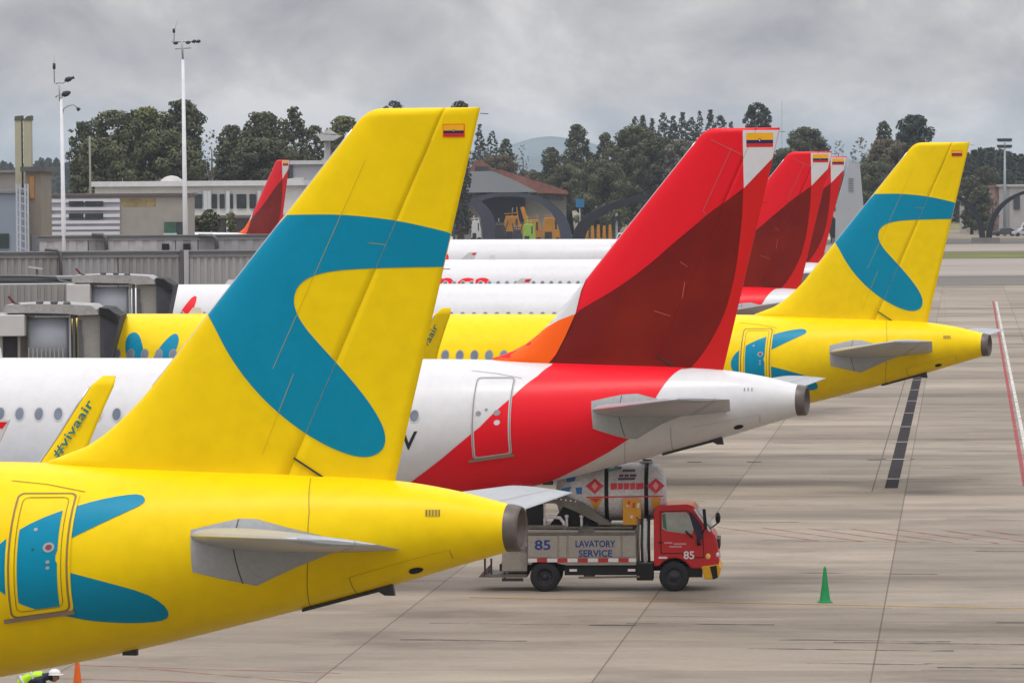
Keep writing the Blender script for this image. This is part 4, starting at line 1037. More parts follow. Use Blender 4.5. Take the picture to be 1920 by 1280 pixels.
t = mast(1466, 1466, 190, 900, .12, .08, 'very thin mast just visible above the tallest red tail', 'pole', 'pole', mat('grey_pole', (0.3,0.34,0.37), 0.6))
t = mast(612, 614, 262, 560, .45, .35, 'white T-shaped tower beside the big yellow fin at left', 'radar_tower', 'tower', mat('tower_white', (0.46,0.46,0.46), 0.6))
P = lambda x, y: at(x, y, 560)
mb = MB(); mb.prism([(P(594,252).x, P(594,252).z), (P(642,254).x, P(642,254).z), (P(625,264).x, P(625,264).z), (P(604,264).x, P(604,264).z)], 'y', 558, 562, MATS['tower_white']); mb.build('platform', t)
mb = MB(); mb.prism([(P(604,251).x, P(604,251).z), (P(632,252).x, P(632,252).z), (P(616,242).x, P(616,242).z)], 'y', 558.5, 561.5, MATS['tower_white']); mb.build('peaked_top', t)

# ------------------------------------------------------------------ middle distance between the fins
P8 = lambda x, y, Y=820: at(x, y, Y)
t = thing('hangar', 'barrel hangar with grey roof and red tiled slope behind the dark arches', 'building', (P8(960, 360).x, 820, 0))
def poly_y(mb, pts, Y0, Y1, m): mb.prism([(at(x, y, Y0).x, at(x, y, Y0).z) for x, y in pts], 'y', Y0, Y1, m)
GRR = mat('grey_hangar_roof', (0.25,0.265,0.28), 0.6, var=.08, scale=.08); TIL = mat('red_tiles', (0.24,0.10,0.075), 0.8, var=.2, scale=.15, var2=.25)
mb = MB(); poly_y(mb, [(800,362),(820,322),(924,321),(965,338),(1008,360)], 845, 900, GRR); mb.build('roof', t)
mb = MB(); poly_y(mb, [(922,319),(940,318),(1064,358),(1066,364),(1008,362),(965,339)], 847, 898, TIL); mb.build('tiled_roof', t)
mb = MB(); poly_y(mb, [(878,322),(890,301),(903,300),(921,313),(922,322)], 846, 870, TIL); o = mb.build('dormer', t)
mb = MB(); poly_y(mb, [(890,322),(892,312),(916,312),(918,322)], 845.5, 845.9, GLD); mb.build('dormer_window', o)
mb = MB(); poly_y(mb, [(800,365),(1062,365),(1062,452),(800,452)], 852, 895, mat('cream_wall', (0.42,0.41,0.36), 0.8, var=.1, scale=.1)); mb.build('wall', t)
mb = MB(); poly_y(mb, [(905,370),(985,370),(985,416),(905,416)], 851, 851.9, mat('hangar_interior_shade', (0.028,0.03,0.045), 0.8)); mb.build('doorway', t)  # dark slab paints the shade of the interior, wall is not cut
mb = MB(); poly_y(mb, [(840,374),(900,374),(900,432),(840,432)], 851, 851.9, mat('pinkish_wall', (0.30,0.25,0.23), 0.8, var=.3, scale=.3)); mb.build('side_wall', t)
for (x0,x1) in ((1012,1030),(1036,1056)):
    mb = MB(); poly_y(mb, [(x0,369),(x1,369),(x1,376),(x0,376)], 851.2, 851.95, GLD); mb.build('window', t)
# arches
ARCM = mat('dark_arch_steel', (0.020,0.020,0.028), 0.9, var=.15, scale=.2); ARCG = mat('grey_arch_steel', (0.060,0.064,0.088), 0.9, var=.15, scale=.2)
def arch(label, cx, w, ytop, ybase, Y, m, r0=.95, r1=.45, depth=3.0, a0=0, a1=180, lean=0):
    c = at(cx, ybase, Y); h = at(cx, ytop, Y).z; hw = (at(cx+w, ybase, Y).x - at(cx-w, ybase, Y).x)/2
    t = thing('arch', label, 'arch', (c.x, Y, 0), group='dark steel arches across the field')
    outer, inner = [], []
    for k in range(37):
        a = R(a0 + (a1-a0)*k/36); tk = r1 + (r0-r1)*abs(math.cos(a))**1.5
        sx = math.copysign(abs(math.cos(a))**.85, math.cos(a)); sz = abs(math.sin(a))**.85
        outer.append((c.x+hw*sx + lean*sz, h*sz)); inner.append((c.x+(hw-2*tk)*sx + lean*sz, (h-1.5*tk)*sz))
    mb = MB(); n = 37
    vs = [Vector((x, Y, z)) for x, z in outer+inner] + [Vector((x, Y+depth, z)) for x, z in outer+inner]; fs = []
    for i in range(n-1):
        fs += [(i, i+1, n+i+1, n+i), (2*n+i, 3*n+i, 3*n+i+1, 2*n+i+1), (i, 2*n+i, 2*n+i+1, i+1), (n+i, n+i+1, 3*n+i+1, 3*n+i)]
    mb.add(vs, fs, m, False); mb.build('rib', t)
    mb = MB()
    for sx in (-1, 1): 
        mb2_ = MB(); mb2_.box((c.x+sx*(hw-1)-1.1, Y-.3, 0), (c.x+sx*(hw-1)+1.1, Y+depth+.3, .8), mat('arch_footing', (0.2,0.19,0.18), 0.8)); mb2_.build('footing', t)
    return t
arch('wide grey arch in front of the barrel hangar, just right of the near yellow fin', 952, 121, 361, 436, 800, ARCG, .95, .40)
arch('shorter leaning grey arch inside the wide hangar arch', 872, 62, 372, 436, 812, ARCG, 1.3, .7)
arch('black arch starting beside the blue sign and running behind the tallest red fin', 1328, 256, 357, 436, 800, ARCM, 1.05, .38)
arch('thin dark arch landing left of the bare branches at the right edge of the runway', 1724, 124, 352, 446, 790, ARCM, .42, .26, 1.6)
arch('thin dark arch rising out of the right edge of the frame', 1972, 122, 352, 446, 790, ARCM, .42, .26, 1.6)
# yellow ground equipment in the arch
OREQ = mat('orange_equipment', (0.55,0.24,0.02), 0.6, var=.25, scale=.4, var2=.3); LIM = mat('lime_canvas', (0.30,0.48,0.06), 0.7, var=.15)
def eq(label, name, cat, x0, x1, y0, y1, Y, m, extra=()):
    a = at(x0, y1, Y); b = at(x1, y0, Y); t = thing(name, label, cat, ((a.x+b.x)/2, Y, 0)); w = b.x-a.x; h = b.z
    mb = MB(); mb.prism([(a.x, .5), (b.x, .5), (b.x, h*.55), (b.x-w*.2, h), (a.x+w*.1, h), (a.x, h*.75)], 'y', Y, Y+2.2, m); mb.build('body', t, bevel=.06)
    for k in (.18, .8):
        mb = MB(); mb.tube([(a.x+w*k, Y-.1, .5), (a.x+w*k, Y+.25, .5)], .5, RUB, 14); mb.build('wheel', t)
    mb = MB(); mb.box((b.x-w*.34, Y-.02, h*.55), (b.x-w*.22, Y+.3, h*.9), GLD); mb.build('window', t)
    rq = random.Random(x0)
    for k in range(3):
        xx = a.x + w*rq.uniform(.05, .9); mb = MB(); mb.bar((xx, Y+.5, h*.7), (xx+rq.uniform(-.6,.6), Y+.5, h*rq.uniform(1.1, 1.35)), .16, .16, m if k else GREYP); mb.build('rail', t)
    mb = MB(); mb.bar((a.x, Y+.4, h*1.08), (b.x-w*.2, Y+.4, h*1.12), .12, .12, m); mb.build('rail', t)
    mb = MB(); mb.box((a.x+w*.1, Y-.03, .7), (a.x+w*.5, Y-.004, h*.45), DKM); mb.build('side_hatch', t)
    return t
eq('orange loader with tall frame, leftmost under the wide arch', 'loader', 'loader', 945, 978, 405, 436, 815, OREQ)
eq('orange tanker body in the middle of the arch opening', 'loader', 'loader', 984, 1016, 412, 437, 822, OREQ)
eq('orange equipment at the right foot of the wide arch', 'loader', 'loader', 1018, 1052, 408, 438, 818, OREQ)
eq('lime green canvas cart among the orange loaders', 'cart', 'cart', 981, 1004, 420, 440, 790, LIM)
eq('dark tug left of the lime green cart', 'tug', 'tug', 928, 950, 421, 442, 785, DKM)
eq('dark low tug below the lime green cart', 'tug', 'tug', 962, 980, 430, 443, 780, mat('navy_cart', (0.03,0.04,0.07), 0.5))
eq('small pale cart at the left end of the arch opening', 'cart', 'cart', 884, 902, 414, 434, 830, OFFW)
t = thing('crane', 'orange crane boom leaning against the hangar doorway', 'crane', (P8(985, 430, 830).x, 830, 0))
mb = MB(); mb.bar(at(990,425,830), at(979,388,830), .7, .7, OREQ); mb.build('boom', t); mb = MB(); a = at(990, 425, 830); mb.box((a.x-1.5, 829, 0), (a.x+1.5, 832, a.z+.3), OREQ); mb.build('base', t, bevel=.1)
t = thing('barrier', 'row of orange barriers right of the black arch foot', 'barrier', (P8(1118, 430, 830).x, 830, 0))
for k in range(5):
    mb = MB(); a = at(1096+k*11, 421+(k%2)*2, 830); b = at(1104+k*11, 434, 830); mb.prism([(a.x, 0), (b.x, 0), (b.x-.15, a.z), (a.x+.15, a.z)], 'y', 830, 830.7, OREQ); mb.build('panel', t)
t = thing('sign', 'blue board on a pole above the meeting point of the two big arches', 'sign', (P8(1087, 430, 810).x, 810, 0))
a = at(1087, 381, 810); mb = MB(); mb.box((a.x-.65, 810, a.z-.7), (a.x+.75, 810.15, a.z+.7), mat('blue_board', (0.03,0.17,0.36), 0.5)); mb.build('board', t)
mb = MB(); mb.tube([(a.x, 810.2, 0), (a.x, 810.2, a.z+.3)], .09, GREYP, 8); mb.build('pole', t)
def car(label, x, y, Y, L, col, name='parked_car', cat='car', tall=False, g=None):
    a = at(x, y, Y); t = thing(name, label, cat, (a.x, Y, 0), group=g); h = 1.5 if not tall else 2.3; m = col
    x0 = a.x
    prof = ([(0,.35),(0,.8),(.08*L,.92),(.25*L,1.0),(.36*L,h),(.75*L,h),(.9*L,1.0),(L,.92),(L,.35)] if not tall else [(0,.4),(0,1.1),(.12*L,1.3),(.2*L,h),(.98*L,h),(L,1.2),(L,.4)])
    mb = MB(); mb.prism([(x0+p, q) for p, q in prof], 'y', Y, Y+1.8, m); mb.build('body', t, bevel=.08)
    wp = ([(.30*L,1.03),(.385*L,h-.12),(.73*L,h-.12),(.84*L,1.03)] if not tall else [(.16*L,1.35),(.22*L,h-.2),(.42*L,h-.2),(.42*L,1.35)])
    mb = MB(); mb.prism([(x0+p, q) for p, q in wp], 'y', Y-.02, Y+1.82, GLS); mb.build('window', t)
    for k in (.2, .8):
        for yy in (Y-.05, Y+1.65):
            mb = MB(); mb.tube([(x0+k*L, yy, .34), (x0+k*L, yy+.2, .34)], .34, RUB, 14); mb.build('wheel', t)
    return t
car('white van parked right of the orange barriers', 1148, 436, 760, 4.6, WHT, 'parked_van', 'van', True)
t = thing('signal_post', 'grey post with round dark lamps above the white van', 'signal', (at(1156, 430, 765).x, 765, 0))
mb = MB(); a = at(1156, 400, 765); mb.bar((a.x, 765, 0), (a.x, 765, a.z), .35, .35, GREYP); mb.build('pole', t)
for (x, y) in ((1150, 415), (1159, 409), (1176, 416)):
    mb = MB(); c = at(x, y, 764.7); mb.tube([(c.x, 764.4, c.z), (c.x, 764.8, c.z)], .42, BLK, 14); mb.build('lamp', t)
# grassy bank and low wall behind
bx = at(1070, 430, 905).x
mb = MB(); rg = []
for k in range(16):
    x = bx + k*3.2; hgt = 5.2 + .8*math.sin(k*.35) + .5*math.sin(k*.9+1); rg.append([Vector((x, 845+2*math.sin(k*.3), -.02)), Vector((x, 858, hgt*.35)), Vector((x, 880, hgt*.85)), Vector((x, 900, hgt)), Vector((x, 925, hgt*.9)), Vector((x, 950, -.02))])
mb.loft(rg, mat('dry_bank', (0.25,0.24,0.16), 0.95, var=.3, scale=.08, col2=(0.33,0.30,0.22), var2=.35), closed=False); o = mb.build('grassy_bank'); o['kind'] = 'structure'
# grey tapered structure behind the red tails
t = thing('blast_tower', 'pale grey tapered tower with a small vent panel right of the rearmost red tails', 'tower', (at(1594, 390, 640).x, 640, 0))
mb = MB(); P = lambda x, y: at(x, y, 640)
mb.prism([(P(1566,392).x, 0), (P(1620,392).x, 0), (P(1619,386).x, P(1619,386).z), (P(1612,306).x, P(1612,306).z), (P(1592,304).x, P(1592,304).z), (P(1568,386).x, P(1568,386).z)], 'y', 640, 641.2, mat('pale_grey_board', (0.36,0.38,0.41), 0.6, var=.05, scale=.2)); mb.build('body', t)
for k in range(6):
    mb = MB(); a = P(1591, 334+k*4.5); b = P(1600, 336+k*4.5); mb.box((a.x, 639.9, b.z), (b.x, 639.997, a.z), mat('vent_slat', (0.2,0.21,0.23), 0.6)); mb.build('vent_slat', t)
# right edge
t = bld('shed', 'white fronted shed at the right edge behind the floodlight mast', 'building', 1893, 1990, 350, 900, 20, mat('shed_white', (0.40,0.39,0.39), 0.7), CORL, .4)
panel(t, 'door', 1900, 366, 1912, 392, 900, GLD, .3)
t = bld('house', 'small reddish walled house left of the white shed', 'building', 1866, 1891, 352, 920, 14, mat('reddish_wall', (0.30,0.19,0.16), 0.8, var=.15), mat('rust_roof', (0.22,0.12,0.09), 0.8), .4)
panel(t, 'window', 1872, 364, 1882, 374, 920, GLD, .2)
t = bld('house', 'low cream house just right of the farther yellow fin', 'building', 1812, 1836, 372, 930, 14, mat('cream_house', (0.38,0.36,0.31), 0.8, var=.15), CORL, .4)
panel(t, 'window', 1818, 380, 1828, 388, 930, GLD, .2)
gc = 'cars parked beyond the runway at the right edge'
car('silver car parked in front of the white shed', 1898, 408, 870, 5.2, mat('silver_car', (0.42,0.43,0.46), 0.35), g=gc)
car('white van parked at the extreme right edge by the shed', 1908, 396, 885, 5.5, WHT, 'parked_van', 'van', True, g=gc)
car('dark car parked beside the reddish house', 1862, 402, 875, 4.4, mat('dark_car', (0.06,0.07,0.08), 0.35), g=gc)

# ------------------------------------------------------------------ trees
def leafmat(name, c1, c2, rough=0.85):
    return mat(name, c1, rough, var=0.25, scale=0.25, col2=c2, var2=0.35, spec=0.15)
LF = {'dark': leafmat('foliage_dark', (0.055,0.064,0.042), (0.090,0.098,0.058)), 'olive': leafmat('foliage_olive', (0.110,0.120,0.045), (0.18,0.185,0.070)),
      'mid': leafmat('foliage_mid', (0.085,0.096,0.050), (0.140,0.145,0.070)), 'brown': leafmat('foliage_brown', (0.10,0.080,0.060), (0.15,0.125,0.085)),
      'grey': leafmat('foliage_grey', (0.15,0.155,0.13), (0.22,0.22,0.18)), 'pine': leafmat('foliage_pine', (0.034,0.050,0.046), (0.058,0.076,0.066))}
BARK = mat('bark', (0.09,0.07,0.055), 0.9, var=.3, scale=1)
def crown(seed, shape, m, m2, w, H):
    """crown of half width w and height H (metres) from its own base: many leaf-sized faces in lumpy clusters"""
    rs = random.Random(seed); vs = []; fs = []; mi = []; lobes = []
    A = H / w
    def prof(z):      # z 0..1 -> relative radius
        d = (1-z)*A   # distance below the top in half widths
        if shape == 'round': k = math.sqrt(max(0, 1-(1-min(1, d/1.05))**2))
        elif shape == 'dome': k = math.sqrt(max(0, 1-(1-min(1, d/.85))**2))*.98
        elif shape == 'tall': k = min(1, .30+d/2.4)*math.sqrt(max(0, 1-(1-min(1, d/.5))**2))
        elif shape == 'cone': k = min(1, .08+d/3.2)
        else: k = .25+.75*math.sin(math.pi*min(1, d/2.2)/1.25)
        return k*(.80 if z > .12 else .62)
    n = int({'round': 30, 'dome': 30, 'tall': 28, 'cone': 30, 'wispy': 14}[shape]*min(A, 5)) + 26
    for i in range(n):
        z = 1 - (i+rs.uniform(0, 1))/n; q = math.sqrt(rs.uniform(.10, .92)); a = i*2.399+rs.uniform(-.5, .5); k = prof(z)
        lr = {'round': .27, 'dome': .25, 'tall': .23, 'cone': .20, 'wispy': .15}[shape]*rs.uniform(.55, 1.3)*(.55+.45*k)
        lobes.append((w*k*q*math.cos(a), w*k*q*math.sin(a), min(z*H, H-lr*w*.55), lr*w))
    dens = 2.3 if shape != 'wispy' else 1.2; cn = []
    for (lx, ly, lz, lr) in lobes:
        sz = (.17 if shape != 'cone' else .16)*(1 if H > 14 else .8)
        for _ in range(int(dens*4*math.pi*lr*lr/(4*sz*sz)*.62)):
            d = Vector((rs.gauss(0,1), rs.gauss(0,1), rs.gauss(0,1))).normalized(); rr = lr*(rs.uniform(.75,1.12) if rs.random() < .9 else rs.uniform(.3,.75))
            p = Vector((lx, ly, lz)) + Vector((d.x*rr, d.y*rr, d.z*rr*.75))
            if p.z < -.02: continue
            nn = (d + Vector((rs.gauss(0,.45), rs.gauss(0,.45), rs.gauss(0,.45)+.2))).normalized()
            a = nn.cross(Vector((rs.gauss(0,1), rs.gauss(0,1), rs.gauss(0,1)))).normalized(); b = nn.cross(a); s_ = sz*rs.uniform(.5, 1.25)
            k = len(vs); vs += [p-a*s_-b*s_*.6, p+a*s_*.9-b*s_*.7, p+a*s_*.8+b*s_*.7, p-a*s_*.7+b*s_*.8]; fs.append((k, k+1, k+2, k+3)); mi.append(1 if rs.random() < .3 else 0)
            if nn.dot(d) < 0: fs[-1] = fs[-1][::-1]
            cn += [(d*.75+nn*.35).normalized()]*4
    me = bpy.data.meshes.new('crown'); me.from_pydata(vs, [], fs); me.materials.append(m); me.materials.append(m2); me.polygons.foreach_set('material_index', mi); me.polygons.foreach_set('use_smooth', [True]*len(fs)); me.update(); me.normals_split_custom_set_from_vertices(cn)
    return me
def tree(px_, ytop, hw_px, Y, shape, colr, var, label, name='tree', base=0.10, grp='trees beyond the airfield'):
    top = at(px_, ytop, Y); H = top.z; w = hw_px/F*Y*1.15; g = at(px_, 400, Y)
    t = thing(name, label, 'tree', (g.x, Y, 0), group=grp); zb = H*base
    rs = random.Random(px_*7+ytop)
    mb = MB(); lean = rs.uniform(-.3,.3); r0 = max(.25, H*.022)
    mb.tube([(g.x, Y, 0), (g.x+lean*.3, Y, zb+.1*H), (g.x+lean, Y+.3, H*.55), (g.x+lean*1.2, Y+.2, H*.85)], [r0*1.3, r0, r0*.6, r0*.15], BARK, 9)
    for i in range(6):
        a = i*1.1+rs.uniform(0, 1); z = H*rs.uniform(.3, .7); mb.tube([(g.x+lean*.6, Y, z), (g.x+w*.3*math.cos(a), Y+w*.3*math.sin(a), z+H*.05), (g.x+w*.6*math.cos(a), Y+w*.6*math.sin(a), z+H*.12)], [r0*.45, r0*.3, r0*.08], BARK, 6)
    mb.build('trunk', t)
    m2 = {'dark': 'mid', 'olive': 'mid', 'mid': 'dark', 'brown': 'mid', 'grey': 'brown', 'pine': 'dark'}[colr]
    c = bpy.data.objects.new('crown', crown(px_*13+ytop, shape, LF[colr], LF[m2], w, H-zb)); COL.objects.link(c); c.parent = t
    c.location = (0, 0, zb)
    return t
TR = [
 (158,228,30,640,'dome','dark',0,'dark rounded tree at the left end of the big left clump'),
 (212,209,56,600,'round','mid',0,'broad leafy tree just right of the white mast at the left edge'),
 (278,203,56,610,'round','olive',0,'olive leafy tree left of the tallest white mast'),
 (346,189,44,605,'round','dark',1,'highest tree of the left clump, directly behind the tallest mast'),
 (310,245,70,590,'round','mid',2,'spreading lower tree in front at the foot of the left clump'),
 (200,262,66,585,'dome','mid',1,'low bushy tree above the louvred building'),
 (398,243,24,660,'wispy','grey',0,'pale thin tree in the dip between the two left clumps'),
 (436,236,34,650,'round','dark',3,'dark tree starting the second clump from the left'),
 (492,212,50,640,'round','mid',3,'wide tree topping the second clump from the left'),
 (553,201,34,645,'tall','dark',0,'upright dark tree peaking at the right end of the second clump'),
 (500,262,78,625,'dome','dark',2,'low dark growth filling the front of the second clump'),
 (592,236,22,690,'round','dark',1,'small dark tree behind the T-shaped tower'),
 (648,219,36,700,'round','olive',1,'yellowish tree behind the leading edge of the near yellow fin'),
 (741,189,20,760,'dome','pine',0,'pine tip just showing over the left part of the near fin top'),
 (864,190,22,760,'dome','pine',1,'pine tip just showing over the right part of the near fin top'),
 (900,233,17,900,'cone','pine',0,'dark conifer right against the trailing edge of the near yellow fin'),
 (924,246,13,910,'tall','pine',1,'narrow dark tree, second right of the near yellow fin'),
 (950,260,20,900,'tall','dark',1,'ragged dark tree, third right of the near yellow fin'),
 (980,272,16,900,'wispy','grey',1,'wispy thin tree left of the gap with the far mountain'),
 (934,292,46,880,'dome','brown',0,'brownish low tree behind the red tiled hangar roof'),
 (1000,322,36,930,'dome','brown',1,'brownish bush below the gap with the far mountain'),
 (1034,277,20,930,'round','dark',0,'small dark round tree at the right side of the mountain gap'),
 (1083,234,34,900,'tall','dark',2,'tall dark tree left of the broad grey-green clump in the middle'),
 (1136,249,24,900,'tall','dark',1,'dark tree second in line right of the mountain gap'),
 (1062,310,48,890,'round','mid',1,'olive undergrowth tree over the black arch start'),
 (1192,238,50,870,'round','mid',0,'broad grey-green tree in the middle, left of the tallest red fin'),
 (1235,258,46,860,'round','dark',2,'full dark tree touching the edge of the tallest red fin'),
 (1128,300,56,850,'dome','mid',2,'leafy tree low behind the top of the black arch'),
 (1280,262,34,855,'round','grey',1,'pale grey-green tree top against the tallest red fin'),
 (1420,194,30,860,'dome','pine',2,'dark dome-shaped conifer right above the tallest red fin'),
 (1514,240,46,880,'round','dark',3,'wide flat-topped dark tree above the second red fin'),
 (1574,262,16,900,'wispy','grey',2,'thin bare tree right of the flat-topped dark tree'),
 (1614,258,26,890,'wispy','grey',3,'grey bare tree between the red tails and the farther yellow fin'),
 (1658,228,28,880,'tall','dark',3,'dark tree left of the double peak over the farther yellow fin'),
 (1716,216,36,880,'round','pine',1,'highest dark tree right of the grey bare tree, by the farther yellow fin'),
 (1668,262,52,870,'dome','brown',2,'brownish tree mass below the double peak at right'),
 (1640,305,56,860,'dome','mid',3,'low green tree mass left of the farther yellow fin'),
 (1470,280,50,870,'dome','dark',3,'low dark tree filling between the first and second red fins'),
 (1838,350,24,900,'round','mid',0,'small round green tree left of the floodlight mast'),
 (1822,330,22,905,'dome','dark',2,'dark tree immediately right of the trailing edge of the farther yellow fin'),
 (1888,318,20,925,'round','pine',2,'dark tree standing behind the foot of the floodlight mast'),
 (1850,312,26,960,'dome','dark',3,'tall dark tree behind the small round green one at the right'),
 (1862,372,16,890,'wispy','brown',1,'bare brown sapling between the arches at the right'),
 (1908,340,20,930,'round','dark',1,'small dark tree behind the white shed at the right edge'),
]
for (x, yt, hw, Y, sh, c, v, lab) in TR: tree(x, yt, hw, Y, sh, c, v, lab)
gcf = 'row of tall conifers on the centre skyline'
for i, (x, yt) in enumerate(((1192,219),(1206,216),(1224,222),(1245,212),(1263,217),(1281,211),(1298,220),(1313,208),(1333,206),(1352,216),(1372,228))):
    tree(x, yt, 15 + (i*5) % 7, 1020 + (i*13) % 30, 'cone' if i % 3 else 'tall', 'pine', i % 2, 'dark skyline conifer, number %s from the left in the centre row' % ('one two three four five six seven eight nine ten eleven'.split()[i]), 'conifer', grp=gcf)
gs = 'garden shrubs before the white terminal building'
for (x, yt, hw, c, lab) in ((393,393,20,'mid','rounded shrub tree nearest the tallest mast, before the white building'), (432,398,12,'olive','narrow shrub tree left of the distant red tail'), (372,408,18,'dark','low dark shrub at the foot of the tallest mast')):
    tree(x, yt, hw, 440, 'dome', c, 1, lab, 'shrub', base=.02, grp=gs)
# far off woods: one mass each
def wood(label, x0, x1, ytop, Y, seed, cols=('pine', 'dark'), n=70, hpx=30):
    rs = random.Random(seed); vs = []; fs = []; mi = []
    for i in range(n):
        x = rs.uniform(x0, x1); Yt = Y*rs.uniform(.97, 1.06); yt = ytop + rs.uniform(-9, 10) + 5*math.sin(x*.05); top = at(x, yt, Yt); w = rs.uniform(8, 15)/F*Yt
        for j in range(330):
            q = rs.uniform(0, 1); rad = w*(1-q)**.6*math.sqrt(rs.uniform(0.05, 1)); a = rs.uniform(0, 6.28)
            p = Vector((top.x+rad*math.cos(a), Yt+rad*math.sin(a), top.z*(.05+.95*q))); s_ = rs.uniform(.25,.55)*Y/900
            n_ = Vector((rs.gauss(0,1), rs.gauss(0,1)-.5, rs.gauss(0,1)+.5)).normalized(); a_ = n_.cross(Vector((rs.gauss(0,1), rs.gauss(0,1), .3))).normalized(); b_ = n_.cross(a_)
            k = len(vs); vs += [p-a_*s_-b_*s_, p+a_*s_-b_*s_, p+a_*s_+b_*s_, p-a_*s_+b_*s_]; fs.append((k,k+1,k+2,k+3)); mi.append(1 if rs.random() < .4 else 0)
    me = bpy.data.meshes.new('woodland'); me.from_pydata([v for v in vs], [], fs); me.materials.append(LF[cols[0]]); me.materials.append(LF[cols[1]]); me.polygons.foreach_set('material_index', mi); me.update()
    o = bpy.data.objects.new('woodland', me); COL.objects.link(o); tag(o, label, 'woodland', kind='stuff')
wood('far dark pine wood along the right horizon', 1790, 2060, 292, 1150, 1, n=150)
wood('bluish far tree line at the left horizon', -60, 150, 312, 2100, 2, n=60)
wood('brownish scrub and far trees filling the centre of the horizon', 880, 1820, 330, 1150, 3, ('dark', 'brown'), n=200)
wood('shadowy tree line behind the white terminal building', 130, 720, 322, 720, 4, ('dark', 'dark'), n=90)
#==END_BACKGROUND
#==TRUCK
# ------------------------------------------------------------------ lavatory truck
w0 = gp(1022, 1109)
TX = lambda px_: (px_-1022)/73.2
TZ = lambda py_: (1109-py_)/73.2
truck = thing('service_truck', 'lavatory service truck with red cab and silver body under the red airliner tail', 'truck', (w0.x, w0.y, 0), R(-3.5), world=False)
SIL = mat('brushed_body_panel', (0.36, 0.335, 0.29), 0.5, metal=0.15, var=0.1, scale=1.5, var2=0.12)
SILD = mat('dirty_steel', (0.16, 0.148, 0.13), 0.55, metal=0.3, var=0.25, scale=2, var2=0.2)
CABR = mat('truck_red', (0.50, 0.018, 0.022), 0.35, var=0.06, scale=1.5, coat=0.15, spec=0.3)
TANKW = mat('tank_white', (0.60, 0.59, 0.60), 0.4, var=0.15, scale=1.5, var2=0.25)
BLUL = mat('blue_lettering', (0.02, 0.05, 0.22), 0.5); YB_ = mat('yellow_bumper', (0.70, 0.36, 0.01), 0.5, var=.1); REFR = mat('reflective_red', (0.45, 0.03, 0.03), 0.4)
WL = mat('white_lettering', (0.7, 0.66, 0.66), 0.5)
WD = 1.95
def tb(name, parent, mb, **kw): return mb.build(name, parent, origin=Vector(), **kw)
def tbox(name, a, b, m, parent=None, bevel=0.0): mb = MB(); mb.box(a, b, m); return tb(name, parent or truck, mb, bevel=bevel)
# chassis
mb = MB()
for y in (.5, 1.35): mb.box((-1.2, y, .50), (4.2, y+.12, .68), BLK)
for x in (-.9, .6, 1.6, 2.6, 3.9): mb.box((x, .62, .53), (x+.12, 1.35, .65), BLK)
tb('chassis', truck, mb)
def wheel(x, y, dual=False, front=False):
    mb = MB(); r = .385
    def tyre(y0, y1): mb.loft([[Vector((x+q*math.cos(a), yy, r+q*math.sin(a))) for a in rng(0, 6.18, .2)] for yy, q in ((y0, .22), (y0, r-.05), (y0+.03, r-.012), (y0+.07, r), (y1-.07, r), (y1-.03, r-.012), (y1, r-.05), (y1, .22))], RUB, cap=False)
    tyre(y, y+.22)
    if dual: tyre(y+.26, y+.48)
    o = tb('wheel', truck, mb)
    mb = MB(); fy = y+.05 if y < 1 else y+.17; sg = 1 if y < 1 else -1
    mb.loft([[Vector((x+q*math.cos(a), fy+sg*dy, r+q*math.sin(a))) for a in rng(0, 6.1, .25)] for q, dy in ((.23, -.03), (.20, -.01), (.19, .05), (.12, .06 if not front else -.02), (.07, .06 if not front else -.04), (.06, -.02 if not front else -.07), (.0, -.02 if not front else -.07))], mat('wheel_rim', (0.05,0.05,0.055), 0.5, metal=.3), cap=False)
    for k in range(5): a = k*1.2566; mb.box((x+.13*math.cos(a)-.015, fy-.02 if sg > 0 else fy, r+.13*math.sin(a)-.015), (x+.13*math.cos(a)+.015, fy+.05, r+.13*math.sin(a)+.015), DKM)
    tb('rim', o, mb)
wheel(0, .0, True); wheel(0, WD-.5, True); wheel(TX(1265), .0, front=True); wheel(TX(1265), WD-.22, front=True)
# body box with doors
mb = MB(); bx0, bx1 = TX(988), TX(1194)
ar = [(.48*math.cos(a), .385+.48*math.sin(a)) for a in rng(R(25), R(150), .18)]
prof = [(bx1, TZ(1060)), (bx1, TZ(1000)), (bx1-.06, TZ(996)), (bx0, TZ(992)), (bx0, TZ(1065))] 
prof = [(bx0, .72), (bx0, TZ(992)), (bx1-.05, TZ(994)), (bx1, TZ(1000)), (bx1, .68), (.56, .68)] + [(x, z) for x, z in ar if x > bx0+.01 and z > .69]
mb.prism(prof, 'y', .02, WD-.02, SIL); body = tb('body', truck, mb, bevel=.015)
for (a, b) in ((988, 1047), (1049, 1064), (1066, 1166), (1168, 1193)):
    mb = MB(); mb.box((TX(a)+.012, -.006, TZ(1044)), (TX(b)-.012, .016, TZ(1003)), SIL); tb('side_door', body, mb, bevel=.008)
mb = MB(); mb.box((bx0-.01, -.03, TZ(1001)), (bx1, .018, TZ(997)), SILD); mb.box((bx0, -.02, .68), (bx0+.03, .015, TZ(1003)), SILD); tb('trim', body, mb)
k = bx0; i = 0
while k < bx1-.05:
    mb = MB(); mb.box((k, -.012, TZ(1053)), (min(k+.26, bx1), .018, TZ(1046)), REFR if i % 2 else WL); tb('reflector', body, mb); k += .262; i += 1
mb = MB()
for (x0, x1, z0, z1) in ((TX(1085), TX(1115), TZ(997), TZ(990)),): mb.box((x0, .0, z0), (x1, .3, z1), SILD)
tb('hatch_lid', body, mb)
